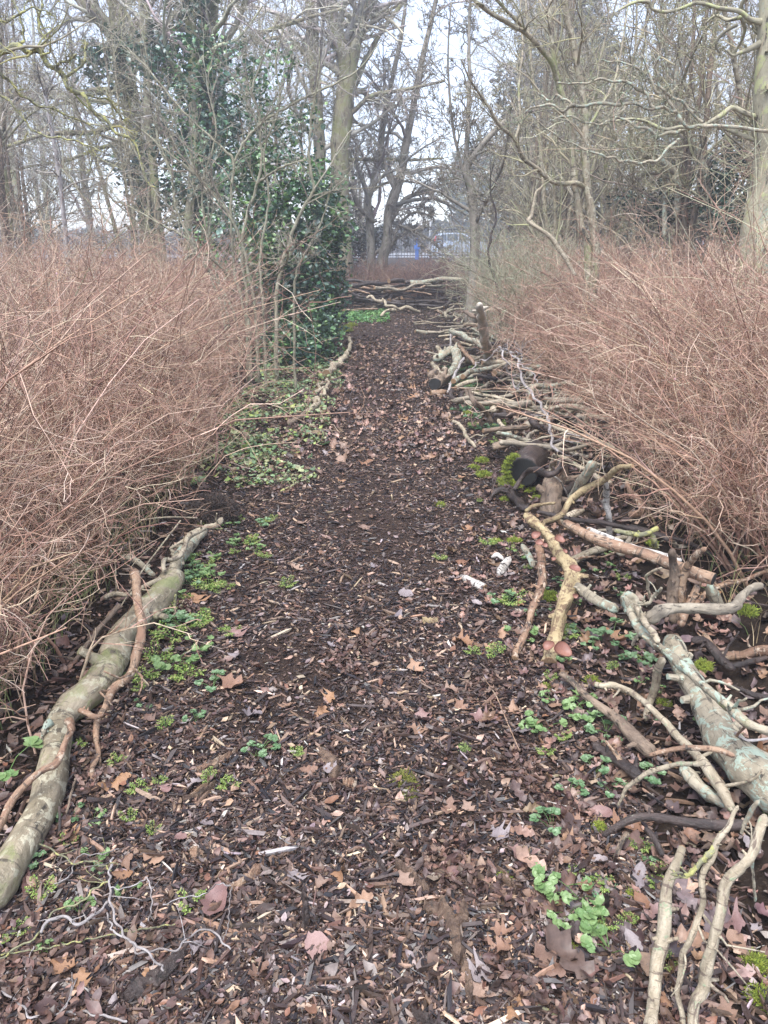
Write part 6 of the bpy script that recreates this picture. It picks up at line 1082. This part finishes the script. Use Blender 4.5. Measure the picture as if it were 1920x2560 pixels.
for (u, v, s, k, w) in [(*Z5(720, 640), 60, 'sprig', 'nearest the sawn end of the olive trunk'), (*Z5(790, 650), 50, 'sprig', 'next beyond the lobed leaves by the trunk'), (*Z5(750, 695), 70, 'feather', 'in the middle of the clump by the olive trunk'), (*Z5(860, 650), 60, 'feather', 'at the path side of the clump by the trunk'), (*Z5(770, 790), 70, 'round', 'with the broadest leaf by the olive trunk'), (*Z5(670, 780), 60, 'feather', 'tucked against the olive trunk'), (*Z5(810, 850), 66, 'feather', 'lowest in the clump, turning yellow'), (*Z5(620, 860), 54, 'feather', 'under the leaning reddish branch'), (*Z5(920, 910), 50, 'sprig', 'just left of the broad tan oak leaf'), (*Z5(860, 745), 46, 'round', 'between feathery sprigs by the trunk'), (*Z5(910, 480), 60, 'feather', 'beside the brown maple leaf'), (*Z5(830, 345), 34, 'feather', 'beside the thinner grey trunk'), (*Z5(1235, 465), 36, 'feather', 'alone on the path chips'), (*Z5(990, 670), 44, 'feather', 'beside the pale pink leaf'), (*Z5(845, 1040), 34, 'sprig', 'below the broad tan oak leaf'), (*Z5(715, 1075), 36, 'feather', 'by the tip of the reddish branch'), (*Z5(1130, 1180), 50, 'sprig', 'in the chips above the torn bark strip'), (*Z5(1140, 345), 30, 'feather', 'small, near the far chips'),
   (*Z7p(500, 95), 40, 'feather', 'beyond the big orange-brown leaf'), (*Z7p(605, 215), 44, 'feather', 'between the orange leaf and small round leaf'), (*Z7p(990, 185), 44, 'feather', 'standing highest on the near chips'), (*Z7p(905, 165), 36, 'feather', 'next to the standing sprig'), (*Z7p(700, 185), 30, 'feather', 'at the small round pinkish leaf'), (*Z7p(560, 345), 34, 'feather', 'yellowish, above the curly twigs'), (*Z7p(300, 455), 34, 'feather', 'pale yellow, near the black cable'), (*Z7p(160, 500), 40, 'sprig', 'below the olive trunk bend'), (*Z7p(125, 550), 40, 'sprig', 'close under the olive trunk'), (*Z7p(180, 675), 54, 'feather', 'between two curly twigs'), (*Z7p(90, 835), 36, 'feather', 'near the sweeping curly twig'), (*Z7p(225, 930), 40, 'round', 'in the near corner under the twigs'), (*Z7p(310, 330), 44, 'sprig', 'by the dry grey stalk'), (*Z7p(405, 345), 34, 'round', 'beside the dry grey stalk foot'), (*Z7p(410, 505), 40, 'round', 'under the zigzag twig'), (*Z7p(555, 640), 34, 'round', 'under the forked curly twig'), (*Z7p(350, 745), 44, 'round', 'under the thick wavy twig'), (*Z7p(820, 700), 60, 'feather', 'at the large pinkish leaf'), (*Z7p(1280, 70), 34, 'feather', 'out on the near chips'), (*Z7p(1100, 60), 40, 'sprig', 'beside the long torn bark strip'), (*Z7p(30, 160), 110, 'round', 'broad and dark behind the olive trunk'), (*Z7p(660, 400), 30, 'feather', 'tiny, on the open chips'), (*Z7p(20, 880), 26, 'feather', 'cut by the photo edge'),
   (*Z8(910, 130), 54, 'sprig', 'with five leaflets above the bowed dark branch'), (*Z8(795, 225), 50, 'sprig', 'beyond the round grey leaf'), (*Z8(1130, 175), 54, 'sprig', 'under the ridged arching branch'), (*Z8(985, 220), 44, 'sprig', 'between two toothed sprigs'), (*Z8(725, 400), 62, 'sprig', 'in front of the round grey leaf'), (*Z8(760, 640), 76, 'round', 'climbing beyond the end of the tan stick'), (*Z8(840, 695), 90, 'round', 'largest, at the end of the tan stick'), (*Z8(790, 755), 66, 'round', 'nearest below the end of the tan stick'), (*Z8(940, 655), 44, 'ivy', 'right of the largest round-leaved plant'), (*Z8(975, 915), 92, 'round', 'with one big flat leaf beside the dark moss'), (*Z8(820, 570), 30, 'feather', 'above the round-leaved plants'), (*Z8(1240, 960), 46, 'feather', 'at the cream-coloured stick'), (*Z8(1160, 620), 34, 'feather', 'by the large grey-violet leaf'), (*Z8(700, 40), 36, 'feather', 'beyond the toothed sprigs'), (*Z8(1110, 460), 46, 'feather', 'under the bowed dark branch'), (*Z8(1050, 790), 34, 'feather', 'behind the folded orange-brown leaf'),
   (*Z6(540, 545), 54, 'feather', 'beside the knobbly stick'), (*Z6(590, 690), 44, 'round', 'at the foot of the knobbly stick'), (*Z6(500, 545), 44, 'sprig', 'on the path side of the knobbly stick'), (*Z6(390, 760), 34, 'feather', 'yellowish, on the chips by the pile'), (*Z6(480, 775), 44, 'feather', 'before the foot of the fungus branch'), (*Z6(800, 790), 44, 'round', 'nearer than the foot of the fungus branch'), (*Z6(810, 1010), 70, 'round', 'broadest beside the orange-tipped branch'), (*Z6(870, 1020), 60, 'round', 'partner of the broadest one'), (*Z6(700, 1085), 56, 'round', 'left of the orange-tipped branch'), (*Z6(960, 1100), 60, 'sprig', 'under the orange-tipped branch'), (*Z6(770, 1130), 40, 'feather', 'bright, beside the splinter of wood'), (*Z6(985, 680), 70, 'sprig', 'large, under the lichened limbs'), (*Z6(1060, 780), 60, 'sprig', 'hanging under the long lichened limb'), (*Z6(790, 700), 44, 'feather', 'behind the large ear fungus'), (*Z6(640, 1080), 34, 'round', 'small, by the bramble runner'), (*Z6(720, 965), 34, 'round', 'small, above the orange-tipped branch'), (*Z6(250, 350), 30, 'feather', 'on the chips behind the white birch log'), (*Z6(460, 300), 40, 'feather', 'yellow, behind the split birch'), (*Z6(900, 740), 34, 'sprig', 'in the litter between the limbs')]:
    plant(u, v, s, k, w)
for i in range(46):                      # creeping ivy and sprigs by the far log pile
    y = U(5.6, 9.0); x = .52 + U(0, .35) + .02 * y; plantxy(x, y, U(.05, .09), str(rng.choice(['ivy', 'ivy', 'feather'])), 'small ivy or weed sprig creeping at the edge of the far log pile', 'sprigs at the edge of the far log pile')
for i in range(40):
    y = U(1.3, 5.2); x = -1.0 + U(0, .45) if rng.uniform() < .6 else U(.4, 1.1); plantxy(x, y, U(.018, .04), str(rng.choice(['feather', 'sprig', 'feather'])), 'tiny green seedling sprouting through the litter of the path edge', 'tiny seedlings in the litter')
for i in range(34):
    y = U(2.75, 4.0); x = -1.02 + (y - 2.7) * .10 + U(0, .30); plantxy(x, y, U(.035, .065), str(rng.choice(['feather', 'sprig', 'round', 'feather'])), 'low green weed in the leafy patch beside the olive trunk', 'weeds beside the olive trunk')
for i in range(26):
    y = U(2.0, 3.6); x = .62 + U(0, .5); plantxy(x, y, U(.025, .05), str(rng.choice(['sprig', 'round', 'feather'])), 'low green weed among the branches of the near log pile', 'weeds among the near log pile')
# pale ground cover between the thicket and the far path
n1 = 15000; ya = 4.6 + 5.6 * rng.uniform(size=n1) ** 1.1; xa = -1.42 + .98 * rng.uniform(size=n1) ** 1.25
keep = (np.sin(xa * 9 + ya * 3) + np.sin(ya * 5.3 - xa * 4) + .8 * np.sin(xa * 23 + ya * 17) + rng.normal(0, .9, n1) - 2.0 * np.clip(xa + .9, 0, 1)) > -.3; xa, ya = xa[keep], ya[keep]; n1 = len(xa)
g = Geo(); pos = np.stack([xa, ya, gz(xa, ya) + U(.005, .08, n1) * (.6 + .5 * np.sin(xa * 11) * np.cos(ya * 8))], -1)
T = kindsL['round'][0]; tv5, q5 = leaf_mesh('round', 6, .5, .2, .05, 3)
scatter(g, tv5, pos, eul(rng.normal(0, .4, n1), rng.normal(0, .4, n1), U(0, 6.28, n1)), .022 * np.exp(rng.normal(0, .45, n1)), palette([(.26, .38, .18), (.34, .45, .24), (.18, .28, .14), (.40, .48, .15), (.42, .42, .24), (.28, .20, .13)], n1, .2), quads=q5)
tag(g.build('ground_cover', M['green'], colour=True), 'pale green creeping ground cover between thicket and far path', 'ground cover', kind='stuff')
n1 = 1500; ya = U(14.0, 16.2, n1); xa = -.9 + 1.2 * rng.uniform(size=n1) - .2; g = Geo(); pos = np.stack([xa, ya, gz(xa, ya) + U(.01, .07, n1)], -1)
scatter(g, tv5, pos, eul(rng.normal(0, .6, n1), rng.normal(0, .6, n1), U(0, 6.28, n1)), np.full(n1, .04), palette([(.12, .28, .10), (.18, .34, .10)], n1, .2), quads=q5)
tag(g.build('ground_cover', M['green'], colour=True), 'bright green weeds where the path bends away before the far brush pile', 'ground cover', kind='stuff')
# grasses in the thicket foot
def grass(n, xr, yr, H, name, label):
    g = Geo(); b_ = np.stack([U(*xr, n), U(*yr, n), np.zeros(n)], -1); a = U(0, 6.28, n); l = U(.4, 1, n) * H; d = np.stack([np.cos(a), np.sin(a), np.zeros(n)], -1)
    t = np.linspace(0, 1, 5)[None, :, None]; Pt = b_[:, None] + np.array([0, 0, 1]) * (l[:, None, None] * (t - .35 * t ** 2)) + d[:, None] * (l[:, None, None] * .5 * t ** 2)
    tubes(g, Pt, np.full((n, 1), 1) * np.array([[.002, .0018, .0014, .001, .0004]]), 3, palette([(.34, .27, .14), (.22, .24, .09), (.40, .30, .18), (.16, .22, .07)], n, .2)); tag(g.build(name, M['stems'], colour=True), label, 'grass', kind='stuff')
grass(1500, (-2.0, -1.2), (1.8, 5.0), .42, 'dry_grass', 'straw-coloured dry grass at the foot of the thicket by the olive trunk')
grass(500, (1.4, 2.3), (2.4, 5.0), .35, 'dry_grass', 'thin dry grass stalks in the shade behind the lichened limbs')

# ------------------------------------------------------------------ damp air
m = bpy.data.materials.new('haze'); m.use_nodes = True; n = m.node_tree; n.nodes.clear(); ou = n.nodes.new('ShaderNodeOutputMaterial'); pv = n.nodes.new('ShaderNodeVolumePrincipled')
pv.inputs['Color'].default_value = (.86, .89, .95, 1); pv.inputs['Density'].default_value = .0052; pv.inputs['Anisotropy'].default_value = .2; n.links.new(pv.outputs[0], ou.inputs['Volume'])
g = Geo(); boxg(g, -60, 60, -12, 95, -1.0, 22.0); hz = g.build('haze', m, smooth=False); hz['kind'] = 'stuff'; hz['label'] = 'thin damp winter air softening the far trees'
